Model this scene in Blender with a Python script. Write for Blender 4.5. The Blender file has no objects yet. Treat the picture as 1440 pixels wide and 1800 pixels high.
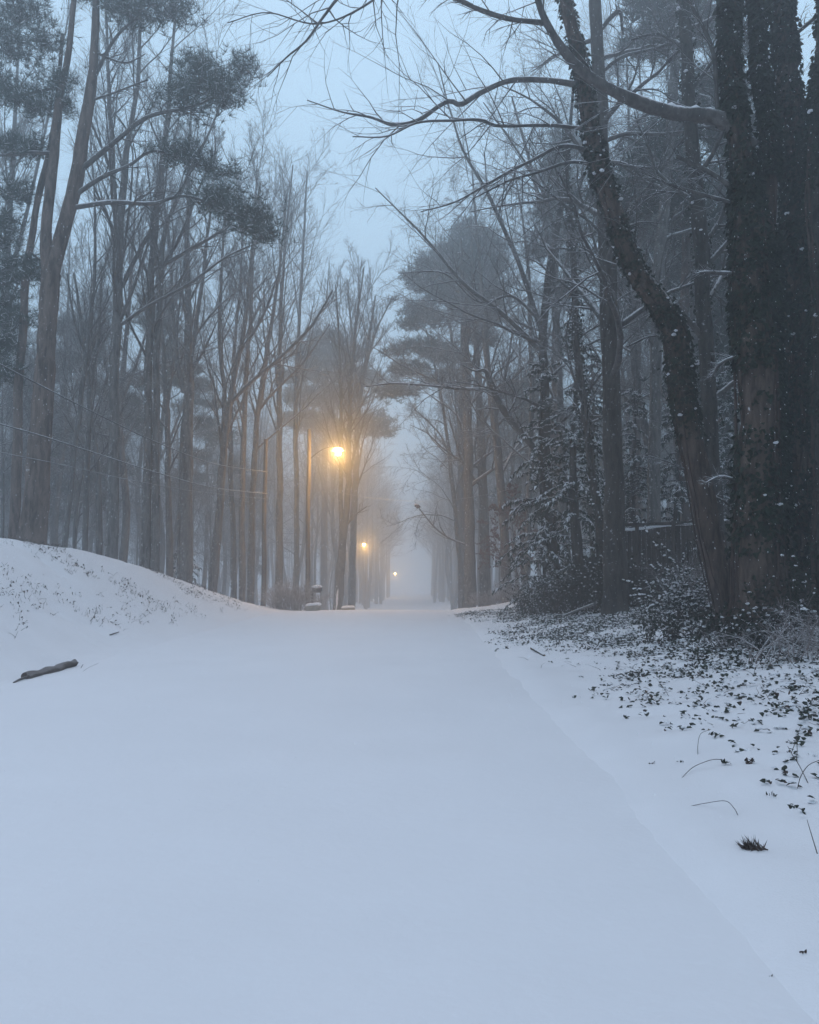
import bpy, math, random
import numpy as np
from mathutils import Vector

random.seed(7)
RNG = np.random.default_rng(11)
scene = bpy.context.scene
COL = scene.collection

# ---------------------------------------------------------------- camera
F = 1440.0
CAM_H = 1.5
HOR = 1010.0
PITCH = math.atan((HOR - 900.0) / F)
cam = bpy.data.cameras.new('camera'); cam_o = bpy.data.objects.new('camera', cam)
COL.objects.link(cam_o)
cam.sensor_fit = 'HORIZONTAL'; cam.sensor_width = 36.0; cam.lens = 36.0
cam.clip_start = 0.05; cam.clip_end = 3000
cam_o.location = (0, 0, CAM_H); cam_o.rotation_euler = (math.pi / 2 + PITCH, 0, 0)
scene.camera = cam_o
SP, CP = math.sin(PITCH), math.cos(PITCH)


def P(px, py, d):
    a, b = (px - 720.0) / F, (900.0 - py) / F
    y = CP - SP * b; z = SP + CP * b
    return np.array([a * d / y, d, CAM_H + z * d / y])


# ---------------------------------------------------------------- numeric helpers
def sm(a, b, x):
    t = np.clip((np.asarray(x, float) - a) / (b - a), 0, 1)
    return t * t * (3 - 2 * t)


def _h(i, j, s):
    n = np.sin(i * 127.1 + j * 311.7 + s * 74.7) * 43758.5453
    return n - np.floor(n)


def vn(x, y, s=0.0):
    x = np.asarray(x, float); y = np.asarray(y, float)
    i, j = np.floor(x), np.floor(y); fx, fy = x - i, y - j
    fx = fx * fx * (3 - 2 * fx); fy = fy * fy * (3 - 2 * fy)
    a = _h(i, j, s) * (1 - fx) + _h(i + 1, j, s) * fx
    b = _h(i, j + 1, s) * (1 - fx) + _h(i + 1, j + 1, s) * fx
    return (a * (1 - fy) + b * fy) * 2 - 1


def nrm(v):
    return v / np.maximum(np.linalg.norm(v, axis=-1, keepdims=True), 1e-9)


# ---------------------------------------------------------------- terrain
def xroad(Y):
    return (12.0 / 1440.0) * np.asarray(Y, float)


def zroad(Y):
    return -3.6 * sm(30, 95, Y)


def edge_right(Y):
    Y = np.asarray(Y, float)
    return 1.3 + 0.012 * np.clip(Y, 0, 60) + 0.05 * vn(Y * 0.6, 0, 3) + 0.018 * vn(Y * 3.1, 0, 5) + .018 * vn(Y * 9, 0, 6)


EL = -5.4


def ground(X, Y):
    X = np.asarray(X, float); Y = np.asarray(Y, float)
    u = X - xroad(Y)
    z = zroad(Y)
    H = np.interp(Y, [-60, 18, 24, 31, 36, 40, 46, 400], [2.35, 2.35, 2.2, 1.5, .8, .35, .2, .2])
    left = H * sm(EL - 0.1, -9.9, u) - np.clip(H - .5, 0, 3) * 0.7 * sm(-11.0, -20, u)
    eR = edge_right(Y)
    right = np.interp(u, [1.3, 2.0, 3, 4.2, 5.6, 8, 12, 30], [0, .03, .15, .34, .62, .86, 1.1, 1.3])
    z = z + left + right
    off = 1 - sm(eR - .32 + .08 * vn(X * 2.3, Y * 1.7, 7), eR + .26, u) * 1.0
    off = off * sm(EL - .5, EL + .3, u)
    lip = .036 * sm(eR - .2, eR + .35, u) * (1 - sm(eR + .3, eR + 1.4, u)) * (1 + .5 * vn(X * 1.2, Y * .8, 8))
    z = z - 0.05 * off + lip
    side = sm(eR, eR + 1.2, u) + sm(EL + .3, EL - 1.5, u) if False else sm(eR, eR + 1.2, u) + (1 - sm(EL - 1.5, EL + .3, u))
    z = z + side * (.05 * vn(X * .5, Y * .5, 1) + .030 * vn(X * 1.7, Y * 1.7, 2) + .016 * vn(X * 4.3, Y * 4.3, 4))
    return z


# ---------------------------------------------------------------- mesh builder
class MB:
    def __init__(s):
        s.V = []; s.Fc = []; s.n = 0

    def add(s, v, f, mat=0):
        v = np.asarray(v, float).reshape(-1, 3); f = np.asarray(f, np.int64)
        if len(v) == 0: return
        s.V.append(v); s.Fc.append((f + s.n, mat)); s.n += len(v)

    def build(s, name, mats, parent=None, origin=None, smooth=True):
        V = np.concatenate(s.V) if s.V else np.zeros((0, 3))
        if origin is not None: V = V - np.asarray(origin)
        me = bpy.data.meshes.new(name)
        me.vertices.add(len(V)); me.vertices.foreach_set('co', V.astype(np.float32).ravel())
        loops = np.concatenate([f.ravel() for f, _ in s.Fc])
        tot = np.concatenate([np.full(len(f), f.shape[1]) for f, _ in s.Fc])
        mi = np.concatenate([np.full(len(f), m) for f, m in s.Fc])
        st = np.concatenate([[0], np.cumsum(tot)[:-1]])
        me.loops.add(len(loops)); me.loops.foreach_set('vertex_index', loops.astype(np.int32))
        me.polygons.add(len(tot))
        me.polygons.foreach_set('loop_start', st.astype(np.int32))
        me.polygons.foreach_set('loop_total', tot.astype(np.int32))
        me.polygons.foreach_set('material_index', mi.astype(np.int32))
        me.polygons.foreach_set('use_smooth', np.full(len(tot), smooth))
        for m in (mats if isinstance(mats, (list, tuple)) else [mats]): me.materials.append(m)
        me.update(calc_edges=True)
        o = bpy.data.objects.new(name, me); COL.objects.link(o)
        if parent is not None: o.parent = parent
        elif origin is not None: o.location = origin
        return o

    # --- primitives
    def tubes(s, Pth, R, sides=6, mat=0, cap=False, lump=0.0):
        Pth = np.asarray(Pth, float); R = np.asarray(R, float)
        if Pth.ndim == 2: Pth = Pth[None]; R = R[None]
        N, K, _ = Pth.shape
        if N == 0: return
        T = nrm(np.gradient(Pth, axis=1))
        avg = nrm(Pth[:, -1] - Pth[:, 0])
        ref = np.where(np.abs(avg[:, 2:3]) > .8, np.array([[1.0, 0.15, 0]]), np.array([[0.1, 0.05, 1.0]]))
        n1 = nrm(np.cross(T, ref[:, None, :])); n2 = np.cross(T, n1)
        a = np.arange(sides) * 2 * math.pi / sides
        rr = R[..., None] * np.ones(sides)
        if lump:
            zc = np.cumsum(np.linalg.norm(np.diff(Pth, axis=1, prepend=Pth[:, :1]), axis=2), axis=1)
            ph = np.arange(N)[:, None, None] * 7.3
            rr = rr * (1 + lump * vn(zc[..., None] * 2.2 + ph, np.cos(a) * 1.6 + np.sin(a) * .9 + 3 + ph, 9)
                       + lump * .6 * vn(zc[..., None] * 6 + ph, np.cos(a) * 3 + np.sin(a) * 2.1 + 8, 12))
        V = Pth[:, :, None, :] + rr[..., None] * (np.cos(a)[None, None, :, None] * n1[:, :, None, :] + np.sin(a)[None, None, :, None] * n2[:, :, None, :])
        i = np.arange(N)[:, None, None] * (K * sides); k = np.arange(K - 1)[None, :, None] * sides
        j = np.arange(sides)[None, None, :]; j2 = (j + 1) % sides
        f = np.stack([i + k + j, i + k + j2, i + k + sides + j2, i + k + sides + j], -1).reshape(-1, 4)
        s.add(V.reshape(-1, 3), f, mat)
        if cap:
            for q in range(N):
                for kk in (0, K - 1):
                    idx = np.arange(sides)
                    s.add(V[q, kk], [idx if kk else idx[::-1]], mat)

    def box(s, c, size, mat=0, rot=None):
        v = np.array([(x, y, z) for x in (-.5, .5) for y in (-.5, .5) for z in (-.5, .5)]) * np.asarray(size)
        if rot is not None:
            ca, sa = math.cos(rot), math.sin(rot)
            v = np.stack([v[:, 0] * ca - v[:, 1] * sa, v[:, 0] * sa + v[:, 1] * ca, v[:, 2]], 1)
        s.add(v + np.asarray(c), [(0, 1, 3, 2), (4, 6, 7, 5), (0, 4, 5, 1), (2, 3, 7, 6), (0, 2, 6, 4), (1, 5, 7, 3)], mat)

    def blades(s, c, d, L, w, mat=0):
        n = len(c)
        if n == 0: return
        L = np.broadcast_to(L, (n,)); w = np.broadcast_to(w, (n,))
        side = nrm(np.cross(d, RNG.normal(size=(n, 3))))
        V = np.stack([c - side * w[:, None] * .5, c + side * w[:, None] * .5, c + d * L[:, None]], 1)
        s.add(V.reshape(-1, 3), np.arange(n * 3).reshape(-1, 3), mat)

    LEAF = np.array([(0, 0, 0), (.42, .08, .10), (.36, .5, .12), (0, 1, -.08), (-.36, .5, .12), (-.42, .08, .10)])

    def leaves(s, c, d, nn, size, mat=0, wid=1.0):
        n = len(c)
        if n == 0: return
        size = np.broadcast_to(size, (n,))
        d = nrm(d); sd = nrm(np.cross(d, nn)); up = np.cross(sd, d)
        Lf = s.LEAF
        V = c[:, None, :] + size[:, None, None] * (Lf[None, :, 0:1] * wid * sd[:, None] + Lf[None, :, 1:2] * d[:, None] + Lf[None, :, 2:3] * up[:, None])
        b = np.arange(n)[:, None] * 6
        f = np.concatenate([b + np.array([0, 1, 2, 3]), b + np.array([0, 3, 4, 5])])
        s.add(V.reshape(-1, 3), f, mat)

    def blobs(s, c, size, flat=.6, mat=0):
        n = len(c)
        if n == 0: return
        size = np.broadcast_to(size, (n,))
        tv, tf = BLOB
        j = 1 + .22 * RNG.normal(size=(n, len(tv), 1)).clip(-1.5, 1.5)
        sc = np.stack([np.ones(n), .7 + .5 * RNG.random(n), np.full(n, flat)], 1)
        th = RNG.random(n) * 6.28; ca, sa = np.cos(th)[:, None], np.sin(th)[:, None]
        V = tv[None] * j * sc[:, None] * size[:, None, None]
        V = np.stack([V[..., 0] * ca - V[..., 1] * sa, V[..., 0] * sa + V[..., 1] * ca, V[..., 2]], -1) + c[:, None, :]
        f = tf[None] + (np.arange(n) * len(tv))[:, None, None]
        s.add(V.reshape(-1, 3), f.reshape(-1, 3), mat)


def _ico():
    t = (1 + 5 ** .5) / 2
    v = [(-1, t, 0), (1, t, 0), (-1, -t, 0), (1, -t, 0), (0, -1, t), (0, 1, t), (0, -1, -t), (0, 1, -t), (t, 0, -1), (t, 0, 1), (-t, 0, -1), (-t, 0, 1)]
    f = [(0, 11, 5), (0, 5, 1), (0, 1, 7), (0, 7, 10), (0, 10, 11), (1, 5, 9), (5, 11, 4), (11, 10, 2), (10, 7, 6), (7, 1, 8), (3, 9, 4), (3, 4, 2), (3, 2, 6), (3, 6, 8), (3, 8, 9), (4, 9, 5), (2, 4, 11), (6, 2, 10), (8, 6, 7), (9, 8, 1)]
    v = nrm(np.array(v, float))
    vs = [tuple(x) for x in v]; cache = {}; nf = []
    def mid(a, b):
        k = (min(a, b), max(a, b))
        if k not in cache:
            m = nrm((np.array(vs[a]) + np.array(vs[b]))[None])[0]; vs.append(tuple(m)); cache[k] = len(vs) - 1
        return cache[k]
    for a, b, c in f:
        x, y, z = mid(a, b), mid(b, c), mid(c, a)
        nf += [(a, x, z), (b, y, x), (c, z, y), (x, y, z)]
    return np.array(vs), np.array(nf)


BLOB = _ico()


# ---------------------------------------------------------------- materials
def new_mat(name):
    m = bpy.data.materials.new(name); m.use_nodes = True
    nt = m.node_tree; b = nt.nodes['Principled BSDF']
    b.inputs['Roughness'].default_value = .9
    b.inputs['Specular IOR Level'].default_value = .15
    return m, nt, b


def noise(nt, scale, detail=4, rough=.55, coord='Object', dist=0.0, vec=None):
    n = nt.nodes.new('ShaderNodeTexNoise')
    n.inputs['Scale'].default_value = scale; n.inputs['Detail'].default_value = detail
    n.inputs['Roughness'].default_value = rough; n.inputs['Distortion'].default_value = dist
    if vec is None:
        g = nt.nodes.new('ShaderNodeTexCoord'); vec = g.outputs[coord]
    nt.links.new(vec, n.inputs['Vector'])
    return n.outputs['Fac']


def ramp(nt, fac, a, b, ca=(0, 0, 0, 1), cb=(1, 1, 1, 1)):
    r = nt.nodes.new('ShaderNodeValToRGB')
    r.color_ramp.elements[0].position = a; r.color_ramp.elements[1].position = b
    r.color_ramp.elements[0].color = ca; r.color_ramp.elements[1].color = cb
    nt.links.new(fac, r.inputs['Fac'])
    return r.outputs['Color']


def math_n(nt, op, a, b=None, clamp=False):
    m = nt.nodes.new('ShaderNodeMath'); m.operation = op; m.use_clamp = clamp
    for i, v in enumerate((a, b)):
        if v is None: continue
        if isinstance(v, (int, float)): m.inputs[i].default_value = v
        else: nt.links.new(v, m.inputs[i])
    return m.outputs[0]


def mixc(nt, fac, a, b):
    m = nt.nodes.new('ShaderNodeMix'); m.data_type = 'RGBA'
    for s_, v in ((0, fac), (6, a), (7, b)):
        if isinstance(v, (int, float)): m.inputs[s_].default_value = v
        elif isinstance(v, tuple): m.inputs[s_].default_value = v
        else: nt.links.new(v, m.inputs[s_])
    return m.outputs[2]


def bump(nt, bsdf, h, strength=.5, dist=.02):
    b = nt.nodes.new('ShaderNodeBump'); b.inputs['Strength'].default_value = strength; b.inputs['Distance'].default_value = dist
    nt.links.new(h, b.inputs['Height']); nt.links.new(b.outputs['Normal'], bsdf.inputs['Normal'])


SNOW_C = (.77, .753, .775, 1)


def snow_mat(name, fine=60.0, big=1.6, st=.35, tint=SNOW_C):
    m, nt, b = new_mat(name)
    n1 = noise(nt, big, 5, .6); n2 = noise(nt, fine, 3, .6)
    col = ramp(nt, n1, .3, .75, tuple(c * .95 for c in tint[:3]) + (1,), tint)
    nt.links.new(col, b.inputs['Base Color'])
    h = math_n(nt, 'ADD', n1, math_n(nt, 'MULTIPLY', n2, .25))
    bump(nt, b, h, st, .03)
    b.inputs['Roughness'].default_value = .75
    return m


def bark_mat(name, c1, c2, snow_up=(.25, .75), wind=.60, scale=5.0, stretch=.22, bump_s=1.0, cover=1.0):
    """bark with snow lying on what faces up and patches blown on the windward side"""
    m, nt, b = new_mat(name)
    tc = nt.nodes.new('ShaderNodeTexCoord')
    mp = nt.nodes.new('ShaderNodeMapping'); mp.inputs['Scale'].default_value = (1, 1, stretch)
    nt.links.new(tc.outputs['Object'], mp.inputs['Vector'])
    n1 = noise(nt, scale * 2.4, 6, .65, vec=mp.outputs[0], dist=.6)
    n2 = noise(nt, scale * .35, 3, .5, vec=tc.outputs['Object'])
    col = ramp(nt, n1, .40, .60, tuple(x * .6 for x in c1[:3]) + (1,), tuple(x * 1.25 for x in c2[:3]) + (1,))
    lich = ramp(nt, n2, .35, .7)
    col = mixc(nt, math_n(nt, 'MULTIPLY', lich, .45), col, tuple(min(1, c * 1.7) for c in c2[:3]) + (1,))
    g = nt.nodes.new('ShaderNodeNewGeometry')
    sep = nt.nodes.new('ShaderNodeSeparateXYZ'); nt.links.new(g.outputs['Normal'], sep.inputs[0])
    n3 = noise(nt, scale * 2.0, 3, .6, vec=tc.outputs['Object'])
    up = math_n(nt, 'ADD', sep.outputs['Z'], math_n(nt, 'MULTIPLY', math_n(nt, 'SUBTRACT', n3, .5), .9))
    upf = ramp(nt, up, snow_up[0], snow_up[1])
    dt = nt.nodes.new('ShaderNodeVectorMath'); dt.operation = 'DOT_PRODUCT'
    dt.inputs[1].default_value = (-.78, -.5, .35); nt.links.new(g.outputs['Normal'], dt.inputs[0])
    wd = math_n(nt, 'MULTIPLY', ramp(nt, dt.outputs['Value'], .35, .95), ramp(nt, n3, wind, wind + .1))
    f = math_n(nt, 'MAXIMUM', upf, wd)
    f = math_n(nt, 'MULTIPLY', f, cover)
    col = mixc(nt, f, col, SNOW_C)
    nt.links.new(col, b.inputs['Base Color'])
    bump(nt, b, n1, bump_s, .03)
    return m


def plain(name, c, rough=.9, var=.0, scale=8):
    m, nt, b = new_mat(name)
    if var:
        n = noise(nt, scale, 4, .6)
        col = ramp(nt, n, .3, .7, tuple(x * (1 - var) for x in c[:3]) + (1,), tuple(min(1, x * (1 + var)) for x in c[:3]) + (1,))
        nt.links.new(col, b.inputs['Base Color'])
    else: b.inputs['Base Color'].default_value = c
    b.inputs['Roughness'].default_value = rough
    return m


M = {}
M['snow'] = snow_mat('snow', 70, 1.3, .4)
M['road_snow'] = snow_mat('road_snow', 13, .6, .55, (.766, .749, .771, 1))
M['snow_clump'] = snow_mat('snow_clump', 40, 8, .3)
M['bark'] = bark_mat('bark_grey', (.055, .05, .048, 1), (.115, .105, .098, 1))
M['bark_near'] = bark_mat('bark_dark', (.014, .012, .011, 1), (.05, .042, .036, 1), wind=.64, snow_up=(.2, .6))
M['bark_brown'] = bark_mat('bark_brown', (.026, .017, .014, 1), (.085, .058, .046, 1), wind=.68)
M['bark_bare'] = bark_mat('bark_bare', (.008, .006, .005, 1), (.075, .054, .042, 1), cover=.18, scale=14, stretch=.9)
M['bark_pine'] = bark_mat('bark_pine', (.05, .037, .032, 1), (.12, .088, .074, 1), wind=.66, scale=4)
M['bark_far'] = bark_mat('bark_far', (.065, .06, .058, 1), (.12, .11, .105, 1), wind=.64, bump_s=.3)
M['twig'] = bark_mat('twig', (.05, .045, .043, 1), (.085, .075, .07, 1), snow_up=(.3, .8), wind=.72, bump_s=.1, cover=.9)
M['twig_dry'] = plain('twig_dry', (.05, .038, .03, 1), .9, .3)
M['bush_twig'] = bark_mat('bush_twig', (.13, .10, .095, 1), (.19, .155, .145, 1), snow_up=(.2, .8), wind=.6, bump_s=.1)
M['needle'] = plain('needle', (.05, .066, .056, 1), .8, .35, 1.5)
M['needle_dark'] = plain('needle_dark', (.03, .045, .035, 1), .8, .3, 2)
M['ivy'] = plain('ivy_leaf', (.016, .023, .013, 1), .65, .7, 9)
M['ivy_brown'] = plain('ivy_brown', (.055, .034, .027, 1), .8, .5, 6)
M['beech'] = plain('beech_leaf', (.13, .065, .05, 1), .85, .3, 3)
M['fence'] = bark_mat('fence_wood', (.025, .019, .016, 1), (.06, .045, .038, 1), wind=.8, stretch=.1)
M['pole'] = bark_mat('pole_wood', (.06, .048, .042, 1), (.10, .085, .075, 1), wind=.68, stretch=.06)
M['metal'] = plain('grey_metal', (.22, .23, .24, 1), .5, .15)
M['dark_metal'] = plain('dark_metal', (.05, .05, .055, 1), .5, .2)
M['cable'] = bark_mat('cable', (.03, .03, .032, 1), (.05, .05, .052, 1), snow_up=(-.1, .4), wind=.4)
M['stone'] = plain('stone', (.26, .235, .20, 1), .9, .3, 12)


def emit(name, col, s):
    m = bpy.data.materials.new(name); m.use_nodes = True
    nt = m.node_tree; nt.nodes.clear()
    o = nt.nodes.new('ShaderNodeOutputMaterial'); e = nt.nodes.new('ShaderNodeEmission')
    e.inputs[0].default_value = col; e.inputs[1].default_value = s
    nt.links.new(e.outputs[0], o.inputs[0]); return m


M['lens'] = emit('lamp_lens', (1.0, .66, .2, 1), 80)


# ---------------------------------------------------------------- object helpers
def tag(o, label=None, cat=None, group=None, kind=None):
    if label: o['label'] = label
    if cat: o['category'] = cat
    if group: o['group'] = group
    if kind: o['kind'] = kind
    return o


def empty(name, loc, label=None, cat=None, group=None):
    o = bpy.data.objects.new(name, None); COL.objects.link(o)
    o.location = loc; o.empty_display_size = .3
    return tag(o, label, cat, group)


def copy_tree(o, parent=None):
    c = o.copy(); COL.objects.link(c)
    if parent is not None: c.parent = parent
    for ch in list(o.children): copy_tree(ch, c)
    return c


# ---------------------------------------------------------------- growth
def resample(pts, K, wob=0.0):
    """Catmull-Rom through pts (n,4: x y z r) -> (K,3),(K,)"""
    pts = np.asarray(pts, float); n = len(pts)
    ext = np.vstack([2 * pts[0] - pts[1], pts, 2 * pts[-1] - pts[-2]])
    cl = np.concatenate([[0], np.cumsum(np.linalg.norm(np.diff(pts[:, :3], axis=0), axis=1))])
    s = np.linspace(0, cl[-1], K); idx = np.clip(np.searchsorted(cl, s, 'right') - 1, 0, n - 2)
    t = ((s - cl[idx]) / np.maximum(cl[idx + 1] - cl[idx], 1e-6))[:, None]
    p0, p1, p2, p3 = ext[idx], ext[idx + 1], ext[idx + 2], ext[idx + 3]
    o = .5 * (2 * p1 + (p2 - p0) * t + (2 * p0 - 5 * p1 + 4 * p2 - p3) * t ** 2 + (3 * p1 - p0 - 3 * p2 + p3) * t ** 3)
    pos = o[:, :3]; r = np.interp(s, cl, pts[:, 3])
    if wob:
        e = np.sin(np.linspace(0, math.pi, K))[:, None]
        ph = RNG.random(2) * 50
        pos = pos + e * wob * np.stack([vn(s * 1.1 + ph[0], 0, 21), vn(s * 1.1 + ph[1], 0, 22), 0 * s], 1)
    return pos, r


def pick(paths, radii, n, t0, t1, even=True):
    """n child starts per parent -> pos, tangent, radius, t, parent length"""
    N, K, _ = paths.shape
    if even:
        t = (np.arange(n)[None] + RNG.random((N, n))) / n
        t = t0 + (t1 - t0) * t
    else: t = RNG.uniform(t0, t1, (N, n))
    f = t * (K - 1); i = np.clip(f.astype(int), 0, K - 2); w = (f - i)[..., None]
    r_ = np.arange(N)[:, None]
    pos = paths[r_, i] * (1 - w) + paths[r_, i + 1] * w
    tan = nrm(paths[r_, i + 1] - paths[r_, i])
    rad = radii[r_, i] * (1 - w[..., 0]) + radii[r_, i + 1] * w[..., 0]
    Ln = np.linalg.norm(np.diff(paths, axis=1), axis=2).sum(1)[:, None] * np.ones((1, n))
    return pos.reshape(-1, 3), tan.reshape(-1, 3), rad.ravel(), t.ravel(), Ln.ravel()


def grow(pos, tan, rad, L, ang, angsd, K, wander, trop, rr=.55, tip=.15, bias=None, flat=0.0, rmax=None, mr=.004):
    n = len(pos)
    rnd = RNG.normal(size=(n, 3))
    if bias is not None: rnd = rnd + np.asarray(bias)
    if flat: rnd[:, 2] *= (1 - flat)
    perp = nrm(np.cross(tan, np.cross(rnd, tan)))
    a = np.radians(RNG.normal(ang, angsd, n).clip(8, 110))[:, None]
    d = nrm(tan * np.cos(a) + perp * np.sin(a))
    p = pos - d * (rad[:, None] * .3); out = [p]
    step = (L / (K - 1))[:, None]
    for k in range(K - 1):
        p = p + d * step; out.append(p)
        d = nrm(d + wander * RNG.normal(size=(n, 3)) + np.array([0, 0, trop]))
    paths = np.stack(out, 1)
    r0 = rad * rr
    if rmax is not None: r0 = np.minimum(r0, rmax)
    r0 = np.maximum(r0, mr)
    radii = r0[:, None] * (1 - (1 - tip) * np.linspace(0, 1, K) ** .8)[None]
    return paths, np.maximum(radii, mr * .5)


UP = [  # tall fan-shaped crowns, left wood
    dict(n=15, t0=.36, t1=.98, ang=30, sd=10, L=.27, K=9, w=.07, tr=.05, rr=.45, mr=.017),
    dict(n=8, t0=.15, t1=.98, ang=30, sd=10, L=.48, K=7, w=.09, tr=.05, rr=.55, mr=.0095),
    dict(n=7, t0=.15, t1=1, ang=32, sd=12, L=.46, K=5, w=.10, tr=.06, rr=.65, mr=.0062),
    dict(n=5, t0=.15, t1=1, ang=34, sd=14, L=.5, K=3, w=.12, tr=.04, rr=.8, mr=.0042)]
SPREAD = [  # broader, drooping twigs, right wood
    dict(n=13, t0=.3, t1=.98, ang=52, sd=14, L=.30, K=10, w=.12, tr=.02, rr=.45, mr=.018),
    dict(n=9, t0=.15, t1=.98, ang=42, sd=14, L=.45, K=8, w=.14, tr=.0, rr=.6, mr=.011),
    dict(n=8, t0=.12, t1=1, ang=42, sd=16, L=.44, K=6, w=.15, tr=-.01, rr=.7, mr=.007),
    dict(n=5, t0=.15, t1=1, ang=42, sd=18, L=.5, K=4, w=.15, tr=-.02, rr=.8, mr=.005)]


def crown_levels(mb, paths, radii, levels, start=0, sides=(5, 4, 3, 3), Lscale=1.0, bias=None, mat=0, mrs=1.0, rm=None):
    p, r = paths, radii
    for li in range(start, len(levels)):
        sp = levels[li]
        pos, tan, rad, t, Ln = pick(p, r, sp['n'], sp['t0'] if li > start or start == 0 else .15, sp['t1'])
        L = Ln * sp['L'] * (1.15 - .6 * t) * RNG.uniform(.65, 1.25, len(t)) * (Lscale if li == start else 1)
        p, r = grow(pos, tan, rad, L, sp['ang'], sp['sd'], sp['K'], sp['w'], sp['tr'], sp['rr'], bias=bias if li == start else None, mr=sp.get('mr', .004) * mrs, rmax=rm if li == start else None)
        mb.tubes(p, r, sides[min(li, 3)], mat)
    return p, r


def pine_pad(mb, wood, c, rad, dens=1.0, L=.24, w=.014, clumps=None, scale=1.0):
    c = np.asarray(c, float); rad = np.asarray(rad, float)
    vol = rad[0] * rad[1] * rad[2]
    n = clumps or int(np.clip(26 * vol ** .6 * dens, 6, 160))
    u = nrm(RNG.normal(size=(n, 3))) * (RNG.random((n, 1)) ** .45)
    u[:, 2] = np.where(u[:, 2] < -.3, u[:, 2] * .5, u[:, 2])
    cc = c + u * rad
    q = 16
    tc = np.repeat(cc, q, 0) + RNG.normal(size=(n * q, 3)) * np.array([.23, .23, .13]) * scale
    b = 9
    bc = np.repeat(tc, b, 0)
    d = nrm(RNG.normal(size=(len(bc), 3)) * np.array([.75, .75, .55]) + np.array([0, 0, .65]))
    mb.blades(bc, d, RNG.uniform(.7, 1.15, len(bc)) * L * scale, w * scale)
    if True:
        m_ = RNG.random(len(bc)) < .07
        mb.blades(bc[m_] + np.array([0, 0, .015]), d[m_], L * scale * .8, w * scale * 1.3, 1)
    if wood is not None:
        m = min(n, 26)
        st = np.repeat((c - np.array([0, 0, rad[2] * .5]))[None], m, 0); en = cc[:m]
        tt = np.linspace(0, 1, 5)[None, :, None]
        pth = st[:, None] * (1 - tt) + en[:, None] * tt + RNG.normal(size=(m, 5, 3)) * .05
        wood.tubes(pth, np.full((m, 5), .018) * (1 - .6 * np.linspace(0, 1, 5)), 3)


def ivy_on(mb, path, rad, n, size=(.05, .09), t0=0, t1=1, snow=.05, out=(.95, 1.35), snow_size=(.018, .045)):
    K = len(path)
    t = RNG.uniform(t0, t1, n)
    cl = .5 + .5 * vn(t * 40, RNG.random() * 30, 31)
    cl2 = .5 + .5 * vn(t * 22 + 9, RNG.random() * 30, 37)
    keep = RNG.random(n) < np.clip((.55 * cl + .45 * cl2 - .22) * 2.0, .06, 1); t = t[keep]; n = len(t)
    f = t * (K - 1); i = np.clip(f.astype(int), 0, K - 2); w = (f - i)[:, None]
    p = path[i] * (1 - w) + path[i + 1] * w; r = rad[i] * (1 - w[:, 0]) + rad[i + 1] * w[:, 0]
    a = RNG.uniform(0, 2 * math.pi, n)
    ra = np.stack([np.cos(a), np.sin(a), 0 * a], 1)
    c = p + ra * (r * RNG.uniform(*out, n) + RNG.exponential(.018, n))[:, None]
    d = nrm(np.stack([0 * a, 0 * a, -np.ones(n)], 1) * .8 + ra * .6 + RNG.normal(size=(n, 3)) * .45)
    nn = nrm(ra + RNG.normal(size=(n, 3)) * .45 + np.array([0, 0, .3]))
    mb.leaves(c, d, nn, RNG.uniform(*size, n), 0)
    k = RNG.random(n) < snow
    mb.blobs(c[k] + ra[k] * .02 + np.array([0, 0, .015]), RNG.uniform(*snow_size, k.sum()), .65, 1)


def add_limb(mb, pxs, d0, lv, levels, sides=7, K=None, wob=.04, mat=0, subn=1.0, snow=None, lump=.1):
    """hand-placed limb: list of (px, py, w[, d]); grows twigs from it"""
    pts = []
    for q in pxs:
        d = q[3] if len(q) > 3 else d0
        pts.append(np.append(P(q[0], q[1], d), q[2] * .5 * d / F))
    K = K or max(12, 5 * len(pts))
    p, r = resample(pts, K, wob)
    mb.tubes(p, r, sides, mat, lump=lump)
    if snow is not None:
        m = nrm(np.gradient(p, axis=0))[:, 2]
        lay = np.clip(1 - np.abs(m) * 1.2, .0, 1) * (0.7 + .5 * vn(np.arange(K) * .9, 0, 41))
        sp = p + np.array([0, 0, 1.0]) * (r * .7)[:, None]
        snow.tubes(sp, np.maximum(r * .72 * lay, .001), 6, 0, lump=.15)
    if lv is not None:
        levels = [dict(x) for x in levels]
        levels[lv]['n'] = max(2, int(levels[lv]['n'] * subn))
        crown_levels(mb, p[None], r[None], levels, lv, Lscale=1.0, mrs=min(1, d0 / 30), rm=.0011 * d0)
    return p, r


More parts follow.
